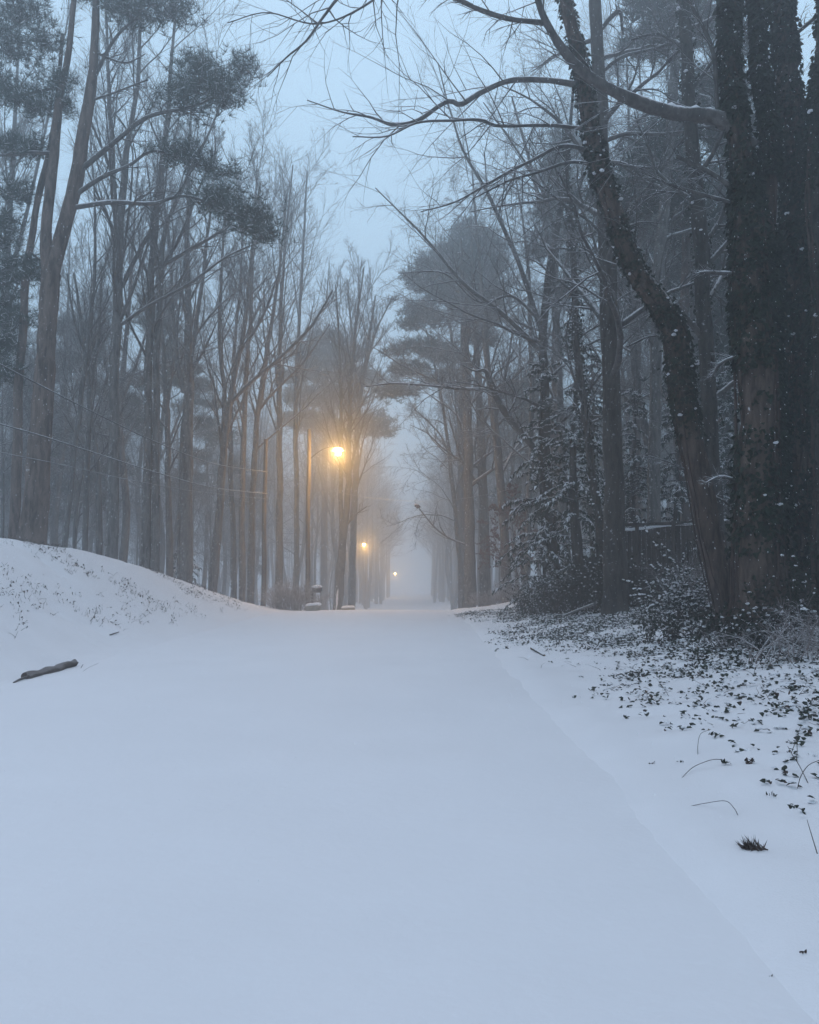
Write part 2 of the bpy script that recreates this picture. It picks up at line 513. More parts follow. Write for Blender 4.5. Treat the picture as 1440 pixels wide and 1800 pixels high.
def make_tree(name, label, d, stems, limbs=(), style=None, cat='bare tree', group=None, bark='bark', twig=None,
              pads=(), ivy=0, ivy_stems=None, ivy_t=(0, 1), ivy_size=(.05, .09), ivy_snow=.05, ivy_out=(.95, 1.35), flare=1.35, limb_lv=2, levels=None, start_levels=None,
              sides=12, lump=.10, pad_dens=1.0, snow_limbs=False, Lscale=1.0, limb_styles=None, crown_stems=None, needle='needle', pad_kw=None, limb_bark=None, vines=0, clump=None):
    b = stems[0][0]
    base = P(b[0], b[1], d); gz = float(ground(base[0], d)); base[2] = gz
    root = empty(name, base, label, cat, group)
    trunk = MB(); crown = MB(); snows = []
    sp = []
    for si, s_ in enumerate(stems):
        pts = []
        for q in s_:
            dd = q[3] if len(q) > 3 else d
            pts.append(np.append(P(q[0], q[1], dd), q[2] * .5 * dd / F))
        if si == 0 or (len(s_[0]) > 4):
            pts[0][2] = float(ground(pts[0][0], pts[0][1])) - .12
            f0 = pts[0].copy(); f0[3] *= flare; f0[2] -= .7
            pts[0][3] *= 1.12
            pts = [f0, pts[0] + np.array([0, 0, .25, 0])] + [x for x in pts[1:] if x[2] > pts[0][2] + .6]
        p, r = resample(pts, 44 if si == 0 else 32, .05)
        trunk.tubes(p, r, sides, lump=lump)
        sp.append((p, r))
    trunk.build('trunk', M[bark], root, base)
    lv = levels or (UP if style == 'up' else SPREAD)
    if style:
        for i, (p, r) in enumerate(sp):
            if crown_stems is not None and i not in crown_stems: continue
            crown_levels(crown, p[None], r[None], lv, 0, Lscale=Lscale, mrs=min(1.3, d / 32))
    lps = []
    for l in limbs:
        s1 = MB() if snow_limbs else None
        lps.append(add_limb(crown, l, d, limb_lv, lv, snow=s1, subn=1.8 if d < 20 else 1.2))
        if s1: snows.append(s1)
    if pads:
        fo = MB(); wd = crown
        for (cx, cy, rx, ry, *rest) in pads:
            dd = d + (rest[0] if rest else 0)
            c = P(cx, cy, dd); R = rx * dd / F; Z = ry * dd / F
            pine_pad(fo, wd, c, (R, R * .8 + .2, Z), pad_dens, **(pad_kw or {}))
        fo.build('foliage', [M[needle], M['snow_clump']], root, base, smooth=False)
    if crown.n: crown.build('crown', M[twig or 'twig'], root, base)
    for s1 in snows:
        if s1.n: s1.build('snow_cap', M['snow_clump'], root, base)
    if ivy:
        iv = MB()
        for i, (p, r) in enumerate(sp):
            if ivy_stems is not None and i not in ivy_stems: continue
            ivy_on(iv, p, r, ivy, ivy_size, ivy_t[0], ivy_t[1], ivy_snow, ivy_out)
        iv.build('ivy', [M['ivy'], M['snow_clump']], root, base, smooth=False)
    if clump:
        cm = MB(); cc = P(clump[0], clump[1], d)
        cm.blobs(np.array([cc, cc + np.array([.10, 0, -.06]), cc + np.array([.02, 0, -.11])]), np.array([.12, .10, .08]), .75)
        cm.build('leaf_clump', M['ivy_brown'], root, base)
        c2 = MB(); c2.blobs(np.array([cc + np.array([-.03, -.02, .085])]), np.array([.10]), .45); c2.build('snow_cap', M['snow_clump'], root, base)
    if vines:
        vb = MB()
        for i, (p, r) in enumerate(sp[:2]):
            for _ in range(vines):
                a0 = RNG.random() * 6.28; m = int(RNG.uniform(.35, .9) * len(p))
                a = a0 + np.cumsum(RNG.normal(size=m) * .09)
                q = p[:m] + np.stack([np.cos(a), np.sin(a), 0 * a], 1) * (r[:m] * RNG.uniform(1.0, 1.12) + .01)[:, None]
                vb.tubes(q, np.full(m, RNG.uniform(.008, .022)), 5)
        vb.build('vine', M['ivy_brown'], root, base)
    return root, sp


# ================================================================= SETTING
# ground: one sheet to the horizon
xs = np.unique(np.concatenate([np.arange(-14, 11.01, .11), np.linspace(-60, -14, 70), np.linspace(11, 60, 70), np.linspace(-420, -60, 30), np.linspace(60, 420, 30)]))
ys = np.unique(np.concatenate([np.linspace(-40, 1, 30), np.arange(1, 20, .11), np.arange(20, 45, .25), np.arange(45, 110, 1.0), np.linspace(110, 640, 60)]))
XX, YY = np.meshgrid(xs, ys)
ZZ = ground(XX, YY)
ZZ = np.where(np.abs(XX) > 70, np.minimum(ZZ, ZZ), ZZ)
g = MB(); nx, ny = len(xs), len(ys)
I = np.arange(ny - 1)[:, None] * nx + np.arange(nx - 1)[None]
g.add(np.stack([XX, YY, ZZ], -1).reshape(-1, 3), np.stack([I, I + 1, I + nx + 1, I + nx], -1).reshape(-1, 4))
tag(g.build('ground', M['snow']), kind='structure')
# road: a sheet of its own, smoother snow
us = np.arange(-6.4, 2.61, .15); ysr = ys[ys < 420]
UU, YR = np.meshgrid(us, ysr)
XR = UU + xroad(YR)
tr = np.exp(-((UU + .55) / .28) ** 2) + np.exp(-((UU + 3.4) / .28) ** 2)
ZR = zroad(YR) - .004 + .02 * np.cos((UU + 2.0) / 3.5 * 1.5) - .004 * tr + .010 * vn(UU * .6, YR * .35, 51) + .006 * vn(UU * 1.9, YR * 1.2, 52) + .003 * vn(UU * 3.2, YR * 2.9, 53)
rd = MB(); nx2 = len(us)
I = np.arange(len(ysr) - 1)[:, None] * nx2 + np.arange(nx2 - 1)[None]
rd.add(np.stack([XR, YR, ZR], -1).reshape(-1, 3), np.stack([I, I + 1, I + nx2 + 1, I + nx2], -1).reshape(-1, 4))
tag(rd.build('road', M['road_snow']), kind='structure')

# ================================================================= TREES: left wood
make_tree('pine_tree', 'big dark forked pine on the left snow bank, needle pads reaching right over thin trees', 21.3,
    [[(56, 952, 46), (66, 850, 39.6), (74, 700, 34.4), (82, 580, 31.8), (90, 480, 32.7)],
     [(88, 500, 22.4), (80, 430, 20.6), (88, 330, 17.2), (97, 250, 15.5), (110, 150, 12.9), (128, 30, 9.5), (140, -140, 6)],
     [(90, 490, 26.7), (112, 400, 25.8), (130, 330, 24.1), (140, 260, 22.4), (158, 150, 18.1), (168, 40, 13.8), (168, -140, 7.7)]],
    limbs=[[(140, 300, 12), (200, 250, 9), (260, 205, 8), (330, 190, 5), (400, 160, 3)],
           [(136, 340, 10), (180, 310, 8), (225, 290, 6), (270, 265, 5), (340, 285, 3)],
           [(134, 364, 10), (200, 355, 8), (270, 358, 7), (330, 345, 5), (430, 385, 3)],
           [(90, 270, 8), (50, 268, 6), (0, 272, 5), (-60, 260, 3)],
           [(160, 150, 8), (200, 70, 6), (240, 30, 4)],
           [(112, 150, 6), (70, 160, 5), (10, 170, 4)],
           [(150, 180, 6), (190, 165, 4), (260, 140, 3)], [(162, 90, 5), (215, 110, 4), (255, 95, 2)]],
    style=None, cat='pine tree', bark='bark_pine', limb_lv=2, levels=SPREAD,
    pads=[(345, 140, 55, 42), (395, 165, 45, 45), (430, 120, 25, 22), (320, 185, 45, 20), (300, 262, 32, 20), (350, 280, 38, 22), (395, 300, 30, 15),
          (380, 350, 50, 20), (430, 385, 50, 32), (465, 410, 28, 25), (230, 10, 65, 32), (300, 15, 40, 25), (170, -30, 70, 40), (100, 145, 30, 16), (115, 175, 26, 14),
          (30, 170, 42, 18), (60, 185, 36, 14), (20, 258, 40, 20), (60, 255, 25, 12), (35, 20, 45, 40), (70, 65, 30, 20)],
    pad_dens=1.5, snow_limbs=True, pad_kw=dict(L=.27, w=.016))
make_tree('pine_tree', 'thin straight pine trunk close behind the big forked pine at the left edge', 23,
    [[(24, 948, 17), (33, 750, 15), (39, 600, 14), (48, 450, 12), (72, 330, 11), (98, 200, 9), (110, 60, 6)]],
    limbs=[[(45, 470, 6), (20, 490, 5), (-20, 510, 3)], [(40, 560, 5), (10, 590, 4), (-30, 610, 3)], [(50, 440, 5), (75, 460, 4), (100, 470, 2)]], cat='pine tree', bark='bark_pine',
    levels=SPREAD, pads=[(10, 480, 48, 22), (50, 470, 30, 16), (-10, 525, 50, 24), (20, 560, 35, 20), (-5, 610, 42, 24), (75, 488, 24, 12), (5, 430, 25, 16), (15, 660, 30, 18), (15, 70, 60, 45), (-10, 150, 50, 35), (20, 335, 40, 22), (-15, 390, 45, 25)], pad_dens=1.3, pad_kw=dict(L=.27, w=.018))
make_tree('bare_tree', 'tall straight grey trunk standing alone on the left bank right of the forked pine', 28,
    [[(196, 985, 20.2), (200, 800, 18.5), (203, 600, 17.6), (208, 480, 16.8), (212, 400, 14.3), (218, 300, 11.8), (235, 200, 8.4), (245, 100, 6.7), (250, -80, 3.4)],
     [(210, 430, 11.8), (200, 330, 9.2), (195, 200, 7.6), (190, 100, 5.9), (183, -60, 3.4)]],
    limbs=[[(214, 505, 9), (245, 440, 8), (275, 385, 7), (285, 300, 5), (300, 200, 3)], [(214, 570, 7), (260, 538, 6), (330, 500, 5), (400, 450, 4), (470, 420, 2)],
           [(206, 440, 6), (190, 380, 5), (165, 340, 3)], [(205, 330, 6), (180, 260, 5), (150, 190, 3)]], style='up', limb_lv=2)
make_tree('bare_tree', 'close pair of dark trunks grown together on the crest of the left bank', 30,
    [[(256, 996, 16), (259, 800, 14.3), (263, 600, 13.4), (268, 450, 12.6), (277, 350, 10.9), (290, 250, 8.4), (300, 130, 6.7), (312, -20, 3.4)],
     [(273, 1000, 14.3, 30, 1), (274, 800, 12.6), (276, 600, 10.9), (287, 430, 8.4), (320, 330, 6.7), (365, 240, 4.2), (400, 150, 2.5)]],
    limbs=[[(270, 475, 8), (330, 440, 7), (390, 405, 5), (440, 360, 3)], [(280, 480, 7), (320, 410, 6), (350, 330, 4), (380, 260, 2)]], style='up')
make_tree('bare_tree', 'grey tree with two trunks that fork again, right of the dark paired trunks', 36,
    [[(328, 1016, 20.2), (329, 850, 18.5), (331, 650, 16.8), (330, 560, 11.8), (329, 450, 9.2), (331, 330, 6.7), (336, 190, 3.4)],
     [(316, 1012, 10.9, 36.5, 1), (318, 850, 10.1), (322, 760, 9.2), (330, 700, 7.6)],
     [(324, 690, 10.1), (306, 600, 7.6), (300, 480, 5.9), (290, 370, 4.2), (285, 280, 2.5)],
     [(332, 650, 9.2), (346, 560, 7.6), (360, 460, 5.9), (373, 340, 4.2), (380, 240, 2.5)]], style='up', crown_stems=(0, 2, 3))
make_tree('bare_tree', 'leaning tree forking into a wide V above the left bank', 37,
    [[(374, 1035, 15.1), (385, 900, 13.4), (393, 790, 13.4), (396, 700, 7.6), (386, 600, 6.7), (389, 480, 5), (398, 350, 3.4)],
     [(394, 795, 10.1), (405, 700, 9.2), (416, 640, 8.4), (430, 560, 6.7), (442, 450, 5), (458, 320, 3.4)]],
    limbs=[[(408, 705, 8), (440, 672, 7), (490, 630, 6), (545, 575, 5), (585, 510, 3)], [(420, 620, 6), (460, 560, 5), (490, 480, 3)]], style='up')
make_tree('bare_tree', 'slim trunk between the V-forked tree and the utility pole', 42,
    [[(426, 1045, 10.9), (426, 850, 10.1), (430, 700, 8.4), (440, 560, 6.7), (446, 420, 5), (452, 300, 2.5)]], style='up')
make_tree('bare_tree', 'slim trunk beside the utility pole, bending right above the wires', 43,
    [[(440, 1046, 11.8), (444, 880, 10.9), (452, 740, 9.2), (470, 620, 7.6), (490, 480, 5), (505, 340, 2.5)]],
    limbs=[[(456, 720, 6), (480, 690, 5), (530, 640, 4), (580, 570, 2)]], style='up')
make_tree('bare_tree', 'straight trunk just right of the utility pole', 46,
    [[(490, 1046, 12.6), (492, 880, 11.8), (491, 740, 10.1), (492, 600, 7.6), (500, 450, 5), (515, 290, 2.5)]], style='up')
make_tree('bare_tree', 'hazy trunk behind the bush by the mailbox', 52,
    [[(520, 1052, 10), (522, 880, 9), (520, 700, 8), (530, 500, 5), (540, 300, 3)]], style='up')
make_tree('bare_tree', 'twin-stemmed tree with snow on its curved trunk behind the nearest street lamp', 48,
    [[(594, 1064, 16), (602, 960, 14.3), (611, 880, 10.9), (613, 780, 9.2), (616, 680, 7.6), (625, 580, 5), (640, 470, 2.5)],
     [(601, 965, 8.4), (599, 850, 7.6), (600, 720, 5.9), (596, 600, 4.2), (590, 500, 2.5)]],
    limbs=[[(613, 850, 5), (622, 800, 4), (640, 740, 2)], [(605, 930, 4), (625, 905, 3), (645, 890, 2)]], style='up')
make_tree('bare_tree', 'upright many-branched tree behind the twin-stemmed tree', 58,
    [[(618, 1070, 12), (624, 850, 11), (630, 720, 9), (645, 620, 6), (660, 520, 3)],
     [(633, 740, 7), (622, 620, 5), (612, 520, 3)], [(633, 700, 6), (655, 600, 4), (690, 520, 2)]], style='up')
make_tree('bare_tree', 'thin trunk at the left edge of the picture behind the pines', 29,
    [[(110, 965, 9), (130, 800, 9), (150, 640, 8), (165, 500, 6), (168, 380, 4), (160, 250, 2)]],
    limbs=[[(152, 630, 5), (130, 560, 4), (118, 480, 2)]], style='up')
make_tree('bare_tree', 'thin forked trunk between the forked pine and the tall grey trunk', 31,
    [[(150, 972, 9), (152, 820, 9), (155, 700, 8), (148, 600, 6), (130, 480, 4)], [(155, 710, 6), (172, 600, 5), (180, 480, 3)],
     [(176, 985, 10, 31, 1), (172, 820, 9), (165, 760, 7), (155, 700, 5)]], style='up', crown_stems=(0, 1))
make_tree('bare_tree', 'slender trunk in the gap between the paired trunks and the twin grey trunks', 38,
    [[(298, 1008, 11), (296, 850, 10), (292, 700, 9), (283, 560, 6), (270, 420, 4)], [(294, 720, 6), (306, 620, 5), (320, 500, 3)]], style='up')
make_tree('bare_tree', 'slender trunk right behind the V-forked tree', 44,
    [[(412, 1040, 10), (408, 880, 9), (405, 760, 8), (412, 620, 6), (424, 480, 4), (428, 360, 2)]], style='up')

# ================================================================= TREES: right wood
make_tree('ivy_tree', 'leaning ivy-clad trunk bending left over the road beside the thick ivy trunks', 15,
    [[(1285, 1097, 48), (1262, 1000, 44.8), (1240, 900, 42.4), (1215, 780, 40), (1200, 680, 38.4), (1187, 590, 40), (1160, 540, 38.4), (1110, 470, 35.2), (1085, 390, 32), (1060, 310, 30.4), (1040, 220, 27.2), (1022, 140, 26.4), (1008, 60, 23.2), (995, 0, 21.6), (980, -140, 16)]],
    limbs=[[(1012, 148, 12), (950, 140, 10), (890, 142, 10), (840, 165, 10), (808, 184, 9), (790, 178, 9), (770, 186, 8), (730, 212, 8), (690, 218, 7), (650, 205, 5), (600, 196, 3), (540, 176, 2)],
           [(1025, 226, 8), (960, 219, 6, 14.6), (880, 220, 6, 14.2), (850, 211, 6, 14), (800, 213, 5, 13.8), (735, 216, 4, 13.7), (680, 240, 3, 13.5), (620, 240, 2, 13.5)],
           [(1045, 265, 8), (985, 258, 7), (930, 285, 6), (860, 322, 5), (800, 355, 3), (740, 372, 2)],
           [(1050, 290, 7), (1000, 285, 6), (940, 305, 5), (890, 320, 4), (830, 350, 2)],
           [(1190, 610, 5), (1150, 590, 4), (1100, 610, 3)], [(1240, 870, 5), (1270, 880, 5), (1300, 905, 4)], [(1215, 830, 4), (1170, 812, 3), (1135, 800, 2)]],
    style=None, cat='ivy-clad tree', bark='bark_brown', ivy=9000, ivy_t=(.28, 1), ivy_size=(.04, .10), ivy_snow=.02, ivy_out=(.98, 1.12), sides=16, limb_lv=2, levels=SPREAD, snow_limbs=True, vines=5)
make_tree('ivy_tree', 'thickest dark ivy-covered trunk at right, a snow-topped limb arching left from it', 13,
    [[(1338, 1114, 86.4), (1334, 900, 73.6), (1328, 700, 68.8), (1322, 500, 62.4), (1318, 380, 54.4), (1300, 270, 33.6), (1288, 150, 28), (1284, 0, 27.2), (1283, -160, 24)],
     [(1345, 400, 32), (1354, 300, 21.6), (1341, 180, 16.8), (1330, 60, 15.2), (1322, -140, 11.2)],
     [(1380, 1116, 56, 13.4, 1), (1362, 900, 48, 13.3), (1350, 700, 48, 13.2), (1345, 500, 40), (1345, 400, 32)]],
    limbs=[[(1322, 262, 34), (1278, 217, 31), (1240, 203, 28), (1180, 197, 26, 12.8), (1130, 183, 24, 12.7), (1090, 166, 22, 12.6), (1050, 141, 20, 12.5), (1010, 110, 18, 12.4), (975, 66, 16, 12.3), (952, 22, 13, 12.2), (935, -40, 11, 12.2)],
           [(955, 40, 10, 12.3), (900, 34, 9, 12), (860, 22, 9, 12), (820, 6, 8, 12), (770, -20, 6, 12)],
           [(830, 10, 7, 12), (740, -30, 7, 11.6), (660, -38, 6, 11.3), (600, -8, 6, 11.1), (570, 30, 5, 11), (540, 72, 4, 10.9), (505, 100, 3, 10.8), (470, 135, 2, 10.7)],
           [(700, -38, 5, 11.5), (640, 10, 4, 11.2), (560, 40, 3, 11), (470, 20, 2, 10.8), (400, 40, 2, 10.8)],
           [(1262, 205, 8), (1255, 120, 8), (1240, 60, 7), (1220, 15, 6), (1190, -40, 4)],
           [(1305, 338, 10), (1250, 305, 9), (1190, 274, 7)], [(1295, 360, 9), (1220, 338, 7), (1168, 320, 5)],
           [(1300, 482, 8), (1240, 479, 7), (1218, 486, 4)], [(1310, 622, 7), (1268, 638, 6), (1250, 665, 3)], [(1310, 850, 8), (1270, 838, 6), (1240, 850, 4)]],
    style=None, cat='ivy-clad tree', bark='bark_brown', ivy=15000, ivy_t=(.16, 1), ivy_size=(.05, .12), ivy_snow=.003, ivy_out=(.98, 1.08), sides=18, limb_lv=2, levels=SPREAD, snow_limbs=True, vines=14, lump=.16)
make_tree('ivy_tree', 'dark ivy-covered trunk second from the right edge, behind the thickest one', 14,
    [[(1408, 1120, 58.8), (1402, 900, 58.8), (1403, 700, 57.1), (1400, 500, 53.8), (1397, 300, 42), (1390, 180, 37), (1378, 60, 33.6), (1371, -120, 30.2)]],
    limbs=[[(1398, 60, 8), (1430, 30, 7), (1470, 0, 5)], [(1400, 190, 12), (1430, 175, 9), (1460, 180, 6)]],
    cat='ivy-clad tree', bark='bark_brown', ivy=15000, ivy_t=(.12, 1), ivy_size=(.05, .12), ivy_snow=.003, ivy_out=(.98, 1.08), sides=16, limb_lv=2, levels=SPREAD, snow_limbs=True, vines=12, lump=.16)
make_tree('ivy_tree', 'ivy-covered trunk cut off by the right edge of the picture', 12.5,
    [[(1462, 1130, 51), (1452, 800, 40.8), (1444, 550, 32.3), (1436, 320, 27.2), (1438, 180, 23.8), (1446, 80, 20.4), (1455, -80, 15.3)]],
    cat='ivy-clad tree', bark='bark_near', ivy=10000, ivy_size=(.04, .085), ivy_snow=.004, ivy_out=(.98, 1.12), sides=14, vines=8, lump=.14)
make_tree('bare_tree', 'big straight bare trunk left of the leaning ivy tree', 21,
    [[(1082, 1057, 42), (1079, 900, 36), (1075, 700, 32), (1070, 500, 30), (1060, 300, 28), (1052, 120, 24), (1046, 0, 22), (1040, -180, 16)]],
    limbs=[[(1058, 250, 9), (1100, 235, 8), (1150, 235, 6), (1210, 230, 3)], [(1054, 130, 8), (1095, 100, 7), (1150, 85, 5), (1220, 60, 3)], [(1050, 60, 9), (1085, 20, 8), (1093, 50, 5), (1096, 60, 2)]],
    style='spread', bark='bark_near', sides=14)
make_tree('bare_tree', 'pale grey trunk leaning slightly right between the straight trunk and the ivy trees', 27,
    [[(1148, 1025, 24), (1151, 800, 22), (1156, 600, 20), (1160, 450, 20), (1170, 330, 19), (1180, 220, 18), (1189, 100, 16), (1195, 0, 15), (1200, -180, 9)]],
    limbs=[[(1185, 190, 7), (1130, 205, 6), (1080, 260, 4)], [(1175, 300, 6), (1120, 250, 5), (1075, 235, 3)]], style='spread', bark='bark')
make_tree('ivy_tree', 'slim dark ivy-tufted trunk between the leaning tree and the thick ivy trunk', 18,
    [[(1264, 1062, 30), (1253, 850, 29), (1244, 650, 28), (1236, 480, 27), (1226, 350, 26), (1213, 200, 24), (1205, 60, 22), (1203, -140, 16)]],
    limbs=[[(1216, 225, 6), (1270, 215, 5), (1300, 150, 3)], [(1208, 90, 6), (1160, 60, 5), (1110, 70, 3)]], style='spread', cat='ivy-clad tree', bark='bark_near', ivy=1500, ivy_snow=.08, ivy_out=(.98, 1.35))
make_tree('ivy_tree', 'thin ivy-wrapped trunk tilting left beside the big straight bare trunk', 24,
    [[(1062, 1050, 15), (1050, 900, 14), (1031, 760, 13), (1016, 640, 13), (1008, 500, 12), (1004, 400, 10), (998, 300, 6), (994, 220, 3)]],
    style='spread', cat='ivy-clad tree', bark='bark_near', ivy=2600, ivy_snow=.10, ivy_out=(1.0, 1.9), ivy_size=(.06, .12))
make_tree('bare_tree', 'tree edging the right wood with a snow-topped limb arching left over the road', 28,
    [[(985, 1062, 20), (972, 950, 18), (962, 850, 17), (958, 700, 16), (955, 600, 15), (965, 480, 13), (985, 380, 10), (1000, 250, 7), (1010, 120, 4)]],
    limbs=[[(953, 805, 14), (930, 776, 13), (900, 740, 13), (875, 700, 12), (860, 665, 10), (852, 650, 7), (835, 652, 4), (810, 640, 2)],
           [(860, 685, 6), (800, 683, 5), (740, 677, 4), (690, 674, 3), (640, 680, 2)],
           [(953, 622, 11), (927, 593, 10), (880, 550, 9), (817, 500, 7), (757, 427, 5), (700, 370, 3), (660, 330, 2)],
           [(955, 590, 10), (913, 467, 8), (863, 350, 7), (817, 267, 5), (790, 190, 3), (770, 110, 2)],
           [(958, 570, 8), (975, 420, 7), (950, 330, 5), (900, 250, 4), (850, 180, 2)],
           [(945, 560, 6), (900, 520, 5), (840, 530, 4), (780, 480, 3), (700, 480, 2)],
           [(890, 730, 3), (905, 700, 3), (895, 660, 2)]],
    style='spread', bark='bark_near', limb_lv=1, snow_limbs=True)
make_tree('bare_tree', 'dark forking trunk just left of and behind the big straight bare trunk', 34,
    [[(1000, 1048, 16), (990, 900, 15), (985, 700, 13), (975, 520, 11), (960, 400, 8), (930, 280, 6), (900, 170, 3)],
     [(980, 560, 8), (1000, 440, 7), (1020, 330, 5), (1030, 200, 3)]], style='spread')
make_tree('bare_tree', 'thick hazy trunk right of the far end of the road', 46,
    [[(826, 1068, 21), (826, 950, 19), (823, 800, 17), (820, 650, 15), (815, 520, 10), (810, 420, 5)]],
    limbs=[[(820, 958, 4), (790, 946, 3.4), (765, 928, 3), (750, 911, 2.6), (737, 894, 2.2)]], style='spread', limb_lv=3, clump=(733, 889))
make_tree('bare_tree', 'second hazy trunk right of the far end of the road, beside the thick one', 47,
    [[(853, 1066, 19), (851, 900, 17), (845, 750, 15), (838, 620, 11), (830, 480, 6), (828, 380, 3)]], style='spread')
make_tree('bare_tree', 'hazy trunk bending left at mid height, right of the two straight hazy trunks', 43,
    [[(892, 1060, 18), (886, 930, 16), (876, 800, 15), (865, 700, 13), (855, 620, 11), (848, 520, 8), (838, 400, 5), (830, 300, 3)]],
    limbs=[[(870, 740, 6), (890, 650, 5), (905, 560, 3)]], style='spread')
make_tree('bare_tree', 'thin trunk leaning left over the far end of the road', 52,
    [[(815, 1070, 9), (806, 960, 8), (797, 860, 8), (785, 760, 6), (768, 660, 4), (750, 580, 2)]],
    limbs=[[(790, 800, 4), (770, 760, 3), (730, 720, 2)]], style='spread')
make_tree('bare_tree', 'slim trunk standing between the bent hazy trunk and the snowy evergreens', 38,
    [[(925, 1052, 11), (930, 900, 10), (935, 740, 9), (932, 560, 7), (925, 430, 5), (905, 300, 3)]], style='spread')
make_tree('pine_tree', 'hazy round-topped pine rising above the road on the right', 62,
    [[(812, 1078, 13), (812, 900, 12), (812, 700, 11), (815, 560, 9), (822, 450, 6), (826, 390, 3)]],
    limbs=[[(815, 600, 4), (770, 600, 3), (725, 560, 2)], [(815, 560, 4), (850, 540, 3)], [(815, 650, 4), (770, 650, 3), (720, 640, 2)], [(816, 530, 4), (770, 510, 3), (740, 495, 2)]],
    cat='pine tree', bark='bark_pine', levels=SPREAD,
    pads=[(828, 415, 38, 30), (800, 440, 35, 28), (855, 450, 35, 35), (835, 480, 50, 30), (770, 470, 40, 25), (745, 495, 35, 22), (790, 515, 45, 22), (860, 510, 35, 28), (830, 540, 50, 20),
          (735, 550, 28, 12), (765, 565, 25, 10), (720, 570, 16, 8), (745, 610, 35, 14), (700, 620, 15, 8), (780, 625, 40, 12), (845, 600, 30, 14), (720, 650, 40, 12), (780, 670, 40, 12), (700, 690, 40, 12), (850, 560, 35, 18)],
    pad_dens=.62, pad_kw=dict(L=.36, w=.03, scale=1.75))
make_tree('pine_tree', 'broad hazy pine behind the nearest street lamp', 84,
    [[(570, 1072, 12), (570, 900, 11), (572, 750, 10), (575, 650, 7), (578, 590, 3)]], cat='pine tree', bark='bark_pine', levels=SPREAD,
    limbs=[[(572, 720, 4), (530, 690, 3), (500, 680, 2)], [(573, 700, 4), (620, 680, 3), (650, 690, 2)]],
    pads=[(575, 605, 35, 22), (550, 625, 35, 22), (605, 625, 35, 24), (530, 660, 38, 25), (580, 655, 45, 25), (630, 665, 35, 28), (545, 700, 45, 24), (600, 705, 50, 25), (560, 745, 50, 22), (620, 750, 50, 25), (665, 755, 30, 28), (520, 740, 30, 20)],
    pad_dens=.62, pad_kw=dict(L=.36, w=.03, scale=1.75))
for (px, py, dd, pads_, lab) in [
    (1120, 1030, 42, [(1120, 300, 45, 40), (1090, 340, 45, 40), (1150, 350, 50, 45), (1180, 400, 50, 45), (1110, 420, 60, 45), (1150, 480, 60, 40), (1090, 500, 45, 35), (1190, 500, 50, 40), (1130, 560, 60, 35), (1200, 580, 45, 35), (1220, 450, 35, 40)], 'tall dark pine filling the gap between the straight trunk and the pale grey trunk'),
    (975, 1040, 45, [(985, 260, 30, 30), (975, 300, 40, 30), (1000, 340, 38, 30), (960, 370, 35, 28), (990, 410, 40, 28), (1010, 460, 30, 28), (955, 440, 30, 25), (985, 510, 40, 25)], 'dark hazy pine behind the trunk with the arching snow-topped limb'),
    (1270, 1030, 38, [(1270, 330, 40, 40), (1250, 400, 45, 45), (1290, 470, 45, 45), (1260, 540, 50, 40), (1280, 620, 45, 40), (1240, 600, 35, 35)], 'dark pine crown seen between the slim ivy trunk and the thick ivy trunk')]:
    top = min(p[1] for p in pads_)
    make_tree('pine_tree', lab, dd, [[(px, py, 16), (px, 800, 14), (px + 2, 600, 12), (px + 4, 450, 8), (px + 4, top, 3)]], cat='pine tree', bark='bark_pine', pads=pads_, style=None, pad_dens=.55, needle='needle_dark', pad_kw=dict(L=.32, w=.026, scale=1.4))


# ---- snow-laden drooping evergreens
def evergreen(name, label, px, d, H, W, seed, z0=.3, group=None, n=70):
    b = P(px, 1000, d); b[2] = float(ground(b[0], d))
    root = empty(name, b, label, 'evergreen', group)
    tr = MB()
    zz = np.linspace(-.2, H, 14)
    p = np.stack([.08 * np.sin(zz * .7 + seed), .08 * np.cos(zz * .9 + seed), zz], 1) + b
    tr.tubes(p, np.linspace(.02 * H + .03, .015, 14), 8, lump=.08); tr.build('trunk', M['bark_near'], root, b)
    br = MB(); fo = MB()
    z = np.sort(RNG.uniform(z0, H * .97, n)); az = RNG.random(n) * 6.28
    L = W * (1 - (z / H)) ** .75 * RNG.uniform(.6, 1.15, n) + .25
    s = np.linspace(0, 1, 8)[None, :]
    dr = RNG.uniform(.25, .6, n)[:, None]
    hor = L[:, None] * s
    pz = z[:, None] + .25 * hor - dr * L[:, None] * s ** 2.2 * 1.4
    pth = np.stack([np.cos(az)[:, None] * hor, np.sin(az)[:, None] * hor, pz], -1) + RNG.normal(size=(n, 8, 3)) * .03 + b
    br.tubes(pth, (.012 + .012 * L)[:, None] * (1 - .8 * s), 4); br.build('crown', M['twig'], root, b)
    q = 34
    pos, tan, rad, t, Ln = pick(pth, np.ones((n, 8)), q, .12, 1.0)
    m = len(pos); sidev = nrm(np.cross(tan, np.array([0, 0, 1.0]))) * RNG.choice([-1, 1], m)[:, None]
    dd = nrm(sidev * .8 + tan * .55 + np.array([0, 0, -.55]) + RNG.normal(size=(m, 3)) * .25)
    sz = RNG.uniform(.12, .28, m) * (.6 + .2 * Ln.clip(0, 2.5))
    nn = nrm(np.array([0, 0, 1.0]) + RNG.normal(size=(m, 3)) * .35)
    fo.leaves(pos, dd, nn, sz, 0, wid=.42)
    k = RNG.random(m) < .62
    fo.leaves(pos[k] + np.array([0, 0, .022]), dd[k], nn[k], sz[k] * RNG.uniform(.55, .95, k.sum()), 1, wid=.45)
    k2 = RNG.random(m) < .09
    fo.blobs(pos[k2] + dd[k2] * sz[k2][:, None] * .4 + np.array([0, 0, .03]), RNG.uniform(.02, .05, k2.sum()), .5, 1)
    fo.build('foliage', [M['needle_dark'], M['snow_clump']], root, b, smooth=False)
    return root


